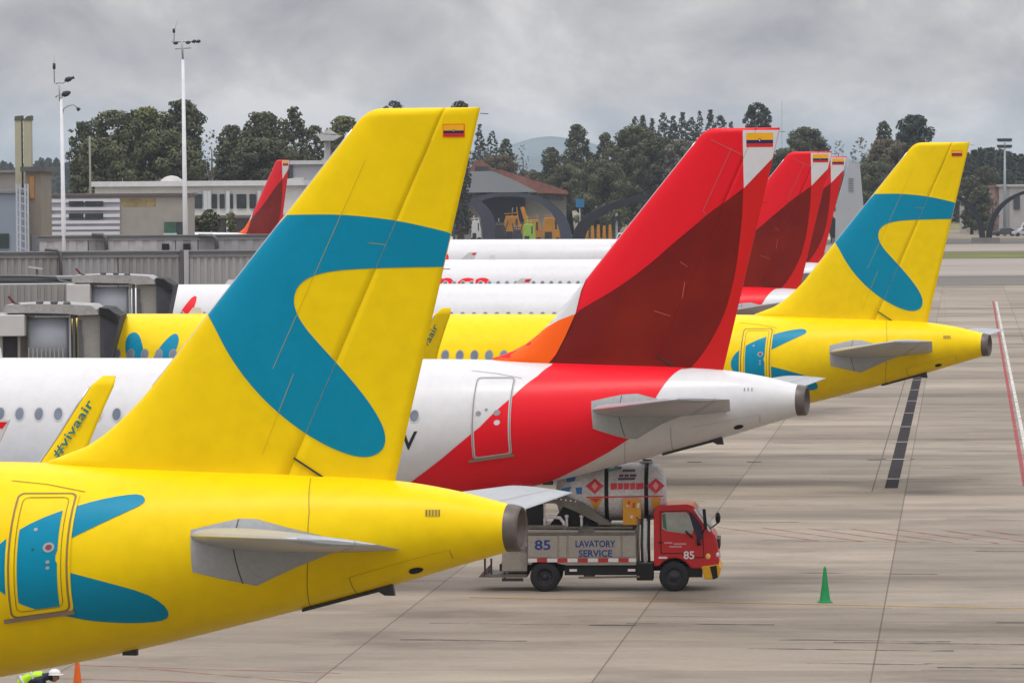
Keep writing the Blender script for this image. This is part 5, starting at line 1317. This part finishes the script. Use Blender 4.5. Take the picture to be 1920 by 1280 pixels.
def ltext(txt, x0, x1, zb, zt, y, m, parent, off=.006):
    vs, fs = text2d(txt, 1.0, off); xs = [v[0] for v in vs]; ys = [v[1] for v in vs]
    sx = (x1-x0)/(max(xs)-min(xs)); sz = (zt-zb)/(max(ys)-min(ys))
    mb = MB(); mb.add([(x0+(a-min(xs))*sx, y, zb+(b-min(ys))*sz) for a, b in vs], fs, m); return tb('lettering', parent, mb, fixn=False)
ltext('85', TX(1003), TX(1033), TZ(1030), TZ(1011), -.014, BLUL, body, .02)
ltext('LAVATORY', TX(1080), TX(1155), TZ(1025), TZ(1012), -.014, BLUL, body, .022)
ltext('SERVICE', TX(1086), TX(1149), TZ(1043), TZ(1030), -.014, BLUL, body, .022)
# bins and fittings on top of body
tbox('tool_bin', (TX(990), .1, TZ(992)+.002), (TX(1060), WD-.2, TZ(984)), SILD, bevel=.02)
tbox('tool_bin', (TX(1062), .1, TZ(992)+.002), (TX(1188), WD-.1, TZ(987)), SILD, bevel=.02)
for (x, z) in ((TX(1063), TZ(968)), (TX(1091), TZ(968))):
    mb = MB(); mb.tube([(x, .2, TZ(992)), (x, .2, z)], .035, TANKW, 10); mb.ell((x, .2, z), (.06,.06,.05), TANKW, 10, 6); tb('valve', truck, mb)
mb = MB(); mb.tube([(TX(1022), .15, TZ(992)), (TX(1022), .15, TZ(972)), (TX(1030), .15, TZ(968)), (TX(1050), .15, TZ(970)), (TX(1058), .15, TZ(980)), (TX(1058), .15, TZ(992))], .045, TANKW, 10); tb('hose', truck, mb)
mb = MB(); mb.box((TX(986), .3, TZ(985)), (TX(1021), .34, TZ(945)), BLK); mb.box((TX(986), .34, TZ(985)), (TX(1021), WD-.3, TZ(984)), BLK); tb('recess_panel', truck, mb)
mb = MB(); mb.bar((TX(1021), .28, TZ(990)), (TX(1021), .28, TZ(940)), .05, .05, TANKW); mb.bar((TX(990), .28, TZ(942)), (TX(1021), .28, TZ(940)), .07, .05, TANKW); tb('frame_post', truck, mb)
# sloping lift platform
mb = MB(); mb.prism([(TX(1000), TZ(943)), (TX(1000), TZ(925)), (TX(1060), TZ(928)), (TX(1098), TZ(945)), (TX(1146), TZ(980)), (TX(1143), TZ(985)), (TX(1128), TZ(984)), (TX(1078), TZ(958)), (TX(1040), TZ(943))], 'y', .12, 1.1, SILD)
plat = tb('lift_platform', truck, mb, bevel=.02)
for i in range(7):
    x = TX(1026+i*9); z = TZ(931.5+i*1.3); mb = MB(); mb.tube([(x, .115, z), (x, .09, z)], .022, WL, 8); tb('rivet', plat, mb)
mb = MB(); mb.prism([(TX(1030), TZ(985)), (TX(1060), TZ(945)), (TX(1070), TZ(950)), (TX(1120), TZ(985))], 'y', .35, 1.0, BLK); tb('linkage', truck, mb)
# tank
tc_ = Vector((0, 1.0, TZ(925))); r_ = .78
mb = MB(); x0, x1 = TX(1040), TX(1250)
pr = [(x0, .05), (x0+.02, .35), (x0+.1, .60), (x0+.25, .74), (x0+.5, r_), (x1-.5, r_), (x1-.26, .74), (x1-.1, .62), (x1-.02, .38), (x1, .05)]
mb.loft([[Vector((x, tc_.y+q*math.cos(a), tc_.z+q*math.sin(a)*.96)) for a in rng(0, 6.2, .13)] for x, q in pr], TANKW); tank = tb('tank', truck, mb)
for px_ in (1138, 1213):
    x = TX(px_); mb = MB(); ra = [[Vector((x+dx, tc_.y+q*math.cos(a), tc_.z+q*math.sin(a)*.96)) for a in rng(0, 6.2, .13)] for dx, q in ((-.05, r_-.01), (-.05, r_+.012), (.05, r_+.012), (.05, r_-.01))]
    mb.loft(ra, BLK, cap=False); tb('strap', tank, mb)
def tk(x, z, off=.012):     # point on the tank's near side
    q = r_+off; dz = (z-tc_.z)/.96; dz = max(-q*.999, min(q*.999, dz)); return Vector((x, tc_.y-math.sqrt(q*q-dz*dz), z))
def tkpoly(name, pts, m, off=.012):
    vs, fs = cut2d([(TX(a), TZ(b)) for a, b in pts], grid=[(0, 1, rng(TZ(max(p[1] for p in pts)), TZ(min(p[1] for p in pts)), .06)[1:-1])])
    mb = MB(); mb.add([tk(x, z, off) for x, z in vs], fs, m); return tb(name, tank, mb, fixn=False)
RDS = mat('hazard_red', (0.60, 0.04, 0.06), 0.45); 
for cx_ in (1116, 1231):
    tkpoly('hazard_diamond', [(cx_-17,911),(cx_,897),(cx_+17,911),(cx_,926)], RDS); tkpoly('diamond_mark', [(cx_-6,911),(cx_,903),(cx_+6,911),(cx_,919)], mat('pale_red', (0.72,0.3,0.3), 0.5), .018)
tkpoly('red_band', [(1100,931),(1245,929),(1245,931.5),(1100,933.5)], RDS)
for i, (a, b) in enumerate(((1146,1158),(1160,1169),(1171,1181),(1183,1192),(1194,1208))):
    tkpoly('red_lettering', [(a,906),(b,905.5),(b,917),(a,918)], RDS)
for (a, b, y) in ((1152,1158,874),(1158,1166,876),(1168,1192,881),(1162,1170,890),(1172,1180,890),(1182,1194,890),(1160,1192,896)):
    tkpoly('dark_lettering', [(a,y),(b,y-.5),(b,y+4),(a,y+4.5)], mat('plum_lettering', (0.12,0.08,0.11), 0.5))
tkpoly('orange_label', [(1104,934),(1132,933),(1118,958)], mat('label_orange', (0.65,0.30,0.03), 0.5)); tkpoly('label_mark', [(1108,935),(1128,934),(1118,943)], RDS, .018)
tkpoly('orange_label', [(1222,934),(1240,933),(1236,956),(1226,956)], MATS['label_orange'])
tkpoly('blue_mark', [(1062,897),(1080,894),(1078,902),(1064,904)], mat('blue_mark', (0.03,0.16,0.40), 0.5)); tkpoly('blue_mark', [(1052,916),(1072,912),(1068,921),(1054,922)], MATS['blue_mark']); tkpoly('blue_mark', [(1080,914),(1092,913),(1092,926),(1082,926)], MATS['blue_mark'])
tkpoly('green_stripe', [(1140,880),(1166,878),(1166,881),(1140,884)], mat('teal_stripe', (0.10,0.35,0.36), 0.5))
mb = MB(); mb.box((TX(1169), .17, TZ(984)), (TX(1203), .20, TZ(935)), MATS['label_orange']); po = tb('warning_board', truck, mb)
rs = random.Random(5)
mb = MB()
for i in range(12):
    x = rs.uniform(TX(1171), TX(1197)); z = rs.uniform(TZ(981), TZ(942)); mb.box((x, .163-.0004*i, z), (x+.06, .169, z+rs.uniform(.04,.1)), (RDS, WL, YB_)[i % 3])
tb('board_marks', po, mb)
mb = MB(); mb.tube([(TX(1212), 1.0, tc_.z+.74), (TX(1212), 1.0, tc_.z+.80)], .18, TANKW, 16); mb.bar((TX(1205), .9, tc_.z+.82), (TX(1222), .9, tc_.z+.80), .06, .05, DKM); tb('manhole', tank, mb)
for px_ in (1100, 1190):
    mb = MB(); mb.prism([(.3, TZ(992)), (1.7, TZ(992)), (1.5, tc_.z-.55), (.5, tc_.z-.55)], 'x', TX(px_)-.05, TX(px_)+.05, SILD); tb('saddle', tank, mb)
# posts and hoses between body and cab
for (a, m, r1) in ((1199, SILD, .03), (1205, DKM, .035), (1211, TANKW, .045), (1218, BLK, .04)):
    mb = MB(); mb.tube([(TX(a), .12, .75), (TX(a-1), .12, 1.2), (TX(a), .12, TZ(965 if m is BLK else 972))], r1, m, 10); tb('standpipe', truck, mb)
mb = MB(); mb.box((TX(1207), .1, 1.05), (TX(1212), .16, 1.22), MATS['label_orange']); tb('marker', truck, mb)
# under the body
tbox('battery_box', (TX(1194), .08, .28), (TX(1226), .6, .72), BLK, bevel=.03)
tbox('fuel_tank', (TX(1094), .15, .38), (TX(1116), .6, .68), SILD, bevel=.03)
tbox('skirt', (.5, .10, .42), (TX(1194), .14, .66), BLK)
mb = MB(); mb.bar((TX(1085), .1, .36), (TX(1200), .1, .38), .05, .05, SILD); tb('side_guard', truck, mb)
for a in (1068, 1178):
    mb = MB(); mb.box((TX(a), .05, .52), (TX(a+14), .1, .58), WL); tb('side_marker', truck, mb)
# rear platform
tbox('rear_panel', (TX(940), .25, .52), (bx0-.01, .30, 1.0), SIL); tbox('rear_deck', (TX(908), .15, .36), (bx0-.01, WD-.2, .44), SILD)
tbox('rear_locker', (TX(950), .5, .45), (bx0-.02, 1.5, 1.15), SIL, bevel=.02)
mb = MB(); mb.prism([(TX(895), .36), (TX(914), .36), (TX(914), .62)], 'y', .2, 1.6, mat('rust_plate', (0.16,0.10,0.08), 0.7)); tb('rear_step', truck, mb)
for a in (908, 920):
    mb = MB(); mb.bar((TX(a), .2, .4), (TX(a), .2, .85), .05, .05, DKM); tb('rear_post', truck, mb)
mb = MB(); mb.bar((TX(940), .2, .3), (TX(980), .2, .3), .06, .08, DKM); mb.bar((TX(945), .2, .3), (TX(945), .2, .5), .05, .05, DKM); tb('rear_bumper', truck, mb)
# cab
cb = [(1227,1062),(1227,962),(1231,952),(1240,947),(1290,945),(1301,948),(1307,954),(1333,992),(1342,1003),(1347,1020),(1350,1052),(1348,1066),(1298,1066)]
fw = TX(1265)
arch_ = [(fw+.46*math.cos(a), .385+.47*math.sin(a)) for a in rng(R(40), R(155), .2)]
prof = [(TX(a), TZ(b)) for a, b in cb] + [(x, z) for x, z in arch_ if z > TZ(1064)]
mb = MB(); mb.prism(prof, 'y', .06, WD-.06, CABR); cab = tb('cab', truck, mb, bevel=.035)
for yy in (WD-.06, .035):
    mb = MB(); mb.prism([(TX(a), TZ(b)) for a, b in ((1243,963),(1247,960),(1288,960),(1294,966),(1302,990),(1300,1000),(1285,1000),(1250,995),(1243,990))], 'y', yy, yy+.026, mat('cab_glass', (0.30,0.31,0.28), 0.15, var=.2, scale=3, spec=.8)); o = tb('side_window', cab, mb)
mb = MB(); mb.prism([(TX(a), TZ(b)) for a, b in ((1243,964),(1249,962),(1252,994),(1245,988))], 'y', .028, .036, mat('green_tint', (0.05,0.14,0.09), 0.3)); tb('window_curtain', o, mb)
mb = MB(); mb.prism([(TX(a), TZ(b)) for a, b in ((1293,961),(1301,962),(1316,985),(1320,1005),(1312,1020),(1306,1004),(1300,985))], 'y', .03, .052, mat('dark_quarter', (0.03,0.02,0.05), 0.3)); tb('quarter_glass', cab, mb)
# windscreen on the slanted front
mb = MB(); a = Vector((TX(1307)+.02, 0, TZ(954)-.02)); b = Vector((TX(1336)+.02, 0, TZ(996))); 
mb.add([(a.x, .16, a.z), (b.x, .14, b.z), (b.x, WD-.14, b.z), (a.x, WD-.16, a.z)], [(0,1,2,3)], mat('windscreen', (0.10,0.11,0.12), 0.1, spec=.9)); tb('windscreen', cab, mb, fixn=False)
mb = MB(); mb.bar((TX(1304), .05, TZ(954)), (TX(1333), .05, TZ(996)), .06, .05, WL); tb('windscreen_pillar', cab, mb)
mb = MB(); mb.prism([(TX(a), TZ(b)) for a, b in ((1238,958),(1290,956),(1300,962),(1320,1003),(1322,1046),(1300,1046),(1291,1038),(1240,1038))], 'y', .050, .054, mat('door_gap', (0.10,0.006,0.008), 0.6)); 
mb.prism([(TX(a), TZ(b)) for a, b in ((1240,960),(1289,958),(1298,963),(1318,1004),(1320,1044),(1301,1044),(1292,1036),(1242,1036))], 'y', .046, .0505, CABR); dr_ = tb('door', cab, mb)
mb = MB(); mb.box((TX(1236), .03, TZ(1018)), (TX(1243), .045, TZ(1015)), BLK); tb('handle', dr_, mb)
ltext('85', TX(1283), TX(1303), TZ(1048), TZ(1033), .040, WL, dr_, .02)
for i, (a, b, y) in enumerate(((1247,1262,1016),(1264,1288,1018),(1256,1280,1023))):
    mb = MB(); mb.box((TX(a), .038, TZ(y+3)), (TX(b), .044, TZ(y)), mat('pink_lettering', (0.55,0.25,0.25), .5)); tb('small_lettering', dr_, mb)
mb = MB(); mb.box((TX(1236), .04, TZ(1047)), (TX(1252), .058, TZ(1043.5)), WL); mb.build('side_stripe', cab, origin=Vector())
mb = MB(); mb.ell((TX(1329), .10, TZ(1043)), (.09,.06,.10), mat('amber_lamp', (0.75,0.5,0.12), 0.25), 12, 8); tb('headlight', cab, mb)
mb = MB(); mb.ell((TX(1346), .16, TZ(1040)), (.05,.14,.09), WL, 12, 8); tb('headlight', cab, mb)
mb = MB(); mb.ell((TX(1346), WD-.2, TZ(1040)), (.05,.14,.09), WL, 12, 8); tb('headlight', cab, mb)
mb = MB(); mb.box((TX(1344), .3, TZ(1030)), (TX(1351), WD-.3, TZ(1012)), mat('grille_dark', (0.03,0.03,0.03), .5)); tb('grille', cab, mb)
mb = MB(); mb.prism([(TX(a), TZ(b)) for a, b in ((1316,1062),(1349,1058),(1354,1066),(1350,1080),(1340,1086),(1322,1086))], 'y', .03, WD-.03, YB_); bmp = tb('bumper', truck, mb, bevel=.03)
mb = MB(); mb.prism([(TX(a), TZ(b)) for a, b in ((1332,1062),(1345,1060),(1347,1083),(1338,1086.5))], 'y', .022, .06, BLK); tb('bumper_stripe', bmp, mb)
mb = MB(); mb.box((TX(1290), .1, .36), (TX(1318), .3, .62), BLK); tb('front_skirt', truck, mb)
for (pts, yy) in (([(1322,1000),(1321,975),(1320,958)], -.12),):
    mb = MB(); mb.bar((TX(1318), .02, TZ(1000)), (TX(1322), yy, TZ(992)), .03, .03, BLK); mb.prism([(TX(a), TZ(b)) for a, b in ((1319,953),(1325,953),(1328,990),(1322,992))], 'y', yy-.03, yy+.03, BLK); tb('mirror', cab, mb)
mb = MB(); mb.tube([(TX(1332), WD-.1, TZ(1000)), (TX(1345), WD+.1, TZ(990))], .02, BLK, 8); mb.ell((TX(1345), WD+.12, TZ(981)), (.07,.10,.15), BLK, 14, 10); tb('mirror', cab, mb)
mb = MB(); mb.tube([(TX(1287), .0, TZ(995)), (TX(1300), -.02, TZ(1008))], .025, BLK, 6); mb.tube([(TX(1311), -.03, TZ(1010)), (TX(1312), -.03, TZ(1022))], .05, BLK, 8); tb('lower_mirror', cab, mb)

# ------------------------------------------------------------------ cones
def cone(p, h, col, label, band=None):
    t = thing('traffic_cone', label, 'traffic cone', (p.x, p.y, 0)); c = p
    mb = MB(); mb.loft([[Vector((c.x+q*math.cos(a), c.y+q*math.sin(a), z)) for a in rng(0, 6.1, .26)] for z, q in ((.03, .150), (.06, .135), (h*.5, .080), (h-.04, .035), (h, .025), (h, .012), (h-.05, .01))], col, cap=False); mb.build('cone', t)
    mb = MB(); mb.box((c.x-.18, c.y-.18, .0), (c.x+.18, c.y+.18, .032), col); mb.build('base', t, bevel=.01)
    if band: mb = MB(); mb.loft([[Vector((c.x+q*math.cos(a), c.y+q*math.sin(a), z)) for a in rng(0, 6.1, .26)] for z, q in ((h*.55, .083), (h*.72, .064))], band, cap=False); mb.build('band', t)
cone(gp(1547, 1129), .90, mat('green_cone', (0.01, 0.24, 0.07), 0.5, var=.1), 'green traffic cone standing alone on the apron right of the truck')
pc_ = Vector((at(145, 1250, 99).x, 99, 0))
cone(pc_, .92, mat('orange_cone', (0.72, 0.13, 0.015), 0.5, var=.1), 'orange traffic cone beside the crouching worker at the bottom left')

# ------------------------------------------------------------------ worker in hi-vis, bent forward beyond the tail
PY = 93.4
SK = mat('skin', (0.28, 0.16, 0.10), 0.6, var=.05); HV = mat('hivis_lime', (0.42, 0.72, 0.02), 0.6, var=.08, scale=6); NAVY = mat('navy_workwear', (0.02, 0.025, 0.045), 0.8, var=.15, scale=8); REF = mat('reflective_tape', (0.5, 0.52, 0.52), 0.35); HELM = mat('white_helmet', (0.68, 0.68, 0.70), 0.35)
hx = at(97, 1266, PY); pr_ = thing('person', 'worker in lime vest and white helmet bending forward at the bottom left', 'person', (hx.x-.55, PY, 0))
o_ = Vector((hx.x-.62, PY, 0)); hz = hx.z
def skinned(name, pts, edges, radii, m, parent, root=0, levels=2):
    me = bpy.data.meshes.new(name); me.from_pydata([Vector(p)+o_-ORI[pr_.name] for p in pts], edges, []); ob = bpy.data.objects.new(name, me); COL.objects.link(ob); ob.parent = parent
    sk = ob.modifiers.new('skin', 'SKIN'); sk.use_smooth_shade = True
    for i, r in enumerate(radii): me.skin_vertices[0].data[i].radius = (r, r) if not isinstance(r, tuple) else r
    me.skin_vertices[0].data[root].use_root = True
    ss = ob.modifiers.new('sub', 'SUBSURF'); ss.levels = levels; ss.render_levels = levels
    me.materials.append(m); return ob
for nm in [1]:
    # pelvis, spine, neck, head; legs; arms
    P_ = [(0,0,hz-.32), (.16,0,hz-.13), (.36,0,hz-.03), (.50,0,hz-.02), (.60,0,hz+.0), (.68,0,hz+.01),
          (0,-.12,hz-.36), (.10,-.13,.52), (-.04,-.13,.10), (.12,-.14,.05),
          (0,.12,hz-.36), (.06,.13,.52), (-.10,.13,.10), (.06,.14,.05),
          (.40,-.20,hz-.08), (.50,-.24,hz-.36), (.60,-.22,hz-.60), (.40,.20,hz-.08), (.52,.24,hz-.36), (.62,.20,hz-.60)]
    E_ = [(0,1),(1,2),(2,3),(3,4),(4,5),(0,6),(6,7),(7,8),(8,9),(0,10),(10,11),(11,12),(12,13),(2,14),(14,15),(15,16),(2,17),(17,18),(18,19)]
    R_ = [.15,.15,.16,.07,.09,.085,.10,.075,.055,.05,.10,.075,.055,.05,.07,.05,.035,.07,.05,.035]
    body_ = skinned('body', P_, E_, R_, NAVY, pr_)
V_ = [(.00,0,hz-.27), (.14,0,hz-.11), (.34,0,hz-.01), (.41,0,hz-.01), (.38,-.17,hz-.05), (.38,.17,hz-.05)]
skinned('vest', V_, [(0,1),(1,2),(2,3),(2,4),(2,5)], [(.175,.175),(.178,.178),(.185,.185),(.12,.12),(.105,.105),(.105,.105)], HV, pr_)
for k in (.1, .27):
    mb = MB(); q = k; zc = hz-.20+.19*(k/.3) if k < .3 else hz; c = o_ + Vector((k+.01, 0, hz-.155 if k < .2 else hz-.045))
    dirv = Vector((.9, 0, .6 if k < .2 else .35)).normalized(); aa = Vector((0, 1, 0)); bb = dirv.cross(aa)
    mb.loft([[c + dirv*t_ + (aa*math.cos(a)+bb*math.sin(a))*rr for a in rng(0, 6.1, .3)] for t_, rr in ((-.022, .150), (-.022, .196), (.022, .196), (.022, .150))], REF, cap=False); mb.build('reflective_band', pr_)
hc = o_ + Vector((.66, 0, hz-.005))
mb = MB(); mb.ell(hc, (.095,.08,.115), SK, 16, 12); mb.ell(hc+Vector((.088,0,-.03)), (.025,.016,.03), SK, 8, 6); mb.ell(hc+Vector((.0,-.08,-.01)), (.02,.012,.03), SK, 8, 6); mb.ell(hc+Vector((.0,.08,-.01)), (.02,.012,.03), SK, 8, 6); hd = mb.build('head', pr_)
for sy in (-.032, .032):
    mb = MB(); mb.ell(hc+Vector((.082, sy, .008)), (.012,.014,.009), BLK, 8, 6); mb.build('eye', hd)
mb = MB(); mb.ell(hc+Vector((.082, 0, -.066)), (.012,.026,.008), mat('lip', (0.22,0.08,0.07), .6), 8, 6); mb.build('mouth', hd)
mb = MB(); mb.ell(hc+Vector((-.03, 0, .0)), (.085,.086,.105), mat('dark_hair', (0.015,0.013,0.012), .7), 16, 10); mb.build('hair', hd)
mb = MB(); rg = []
for j in range(9):
    ph = math.pi/2*j/8; rg.append([hc + Vector((.015,0,.035)) + Vector((.125*math.cos(ph)*math.cos(a), .105*math.cos(ph)*math.sin(a), .105*math.sin(ph))) for a in rng(0, 6.1, .3)])
mb.loft(rg, HELM, cap=False); mb.loft([[hc + Vector((.03,0,.03)) + Vector((q*1.25*math.cos(a), q*math.sin(a), z)) for a in rng(0, 6.1, .3)] for q, z in ((.10, .01), (.128, .0), (.128, -.01), (.10, .0))], HELM, cap=False); mb.build('helmet', pr_)
for sy in (-1, 1):
    w_ = (.60 if sy < 0 else .62, sy*(.22 if sy < 0 else .20), hz-.60)
    pts = [w_, (w_[0]+.03, w_[1], w_[2]-.05)]; ed = [(0, 1)]; rd = [(.028,.022), (.036,.018)]
    for f in range(4):
        b0 = (w_[0]+.03+.018*(f-1.5), w_[1]+sy*.004*f, w_[2]-.09); L = (.07,.08,.075,.06)[f]
        i0 = len(pts); pts += [b0, (b0[0]+.006, b0[1]-sy*.008, b0[2]-L*.5), (b0[0]+.006, b0[1]-sy*.03, b0[2]-L)]; ed += [(1, i0), (i0, i0+1), (i0+1, i0+2)]; rd += [.010, .009, .008]
    i0 = len(pts); pts += [(w_[0]+.07, w_[1]-sy*.02, w_[2]-.055), (w_[0]+.085, w_[1]-sy*.035, w_[2]-.09)]; ed += [(1, i0), (i0, i0+1)]; rd += [.011, .009]
    skinned('hand', pts, ed, rd, SK, pr_, levels=1)

#==HAZE
mb = MB(); mb.box((-6000, -30, -1.0), (6000, 6300, 92), mat('x', (1,1,1)))
hz_o = mb.build('haze'); hz_o['kind'] = 'stuff'
hm = bpy.data.materials.new('haze_air'); hm.use_nodes = True; t_ = hm.node_tree; t_.nodes.clear()
ho = nd(t_, 'ShaderNodeOutputMaterial'); pv = nd(t_, 'ShaderNodeVolumePrincipled'); pv.inputs['Color'].default_value = (0.74, 0.86, 1.0, 1); pv.inputs['Density'].default_value = 0.00007; pv.inputs['Anisotropy'].default_value = 0.0
lk(t_, pv.outputs[0], ho.inputs['Volume']); hz_o.data.materials.clear(); hz_o.data.materials.append(hm)
S.cycles.volume_bounces = 1
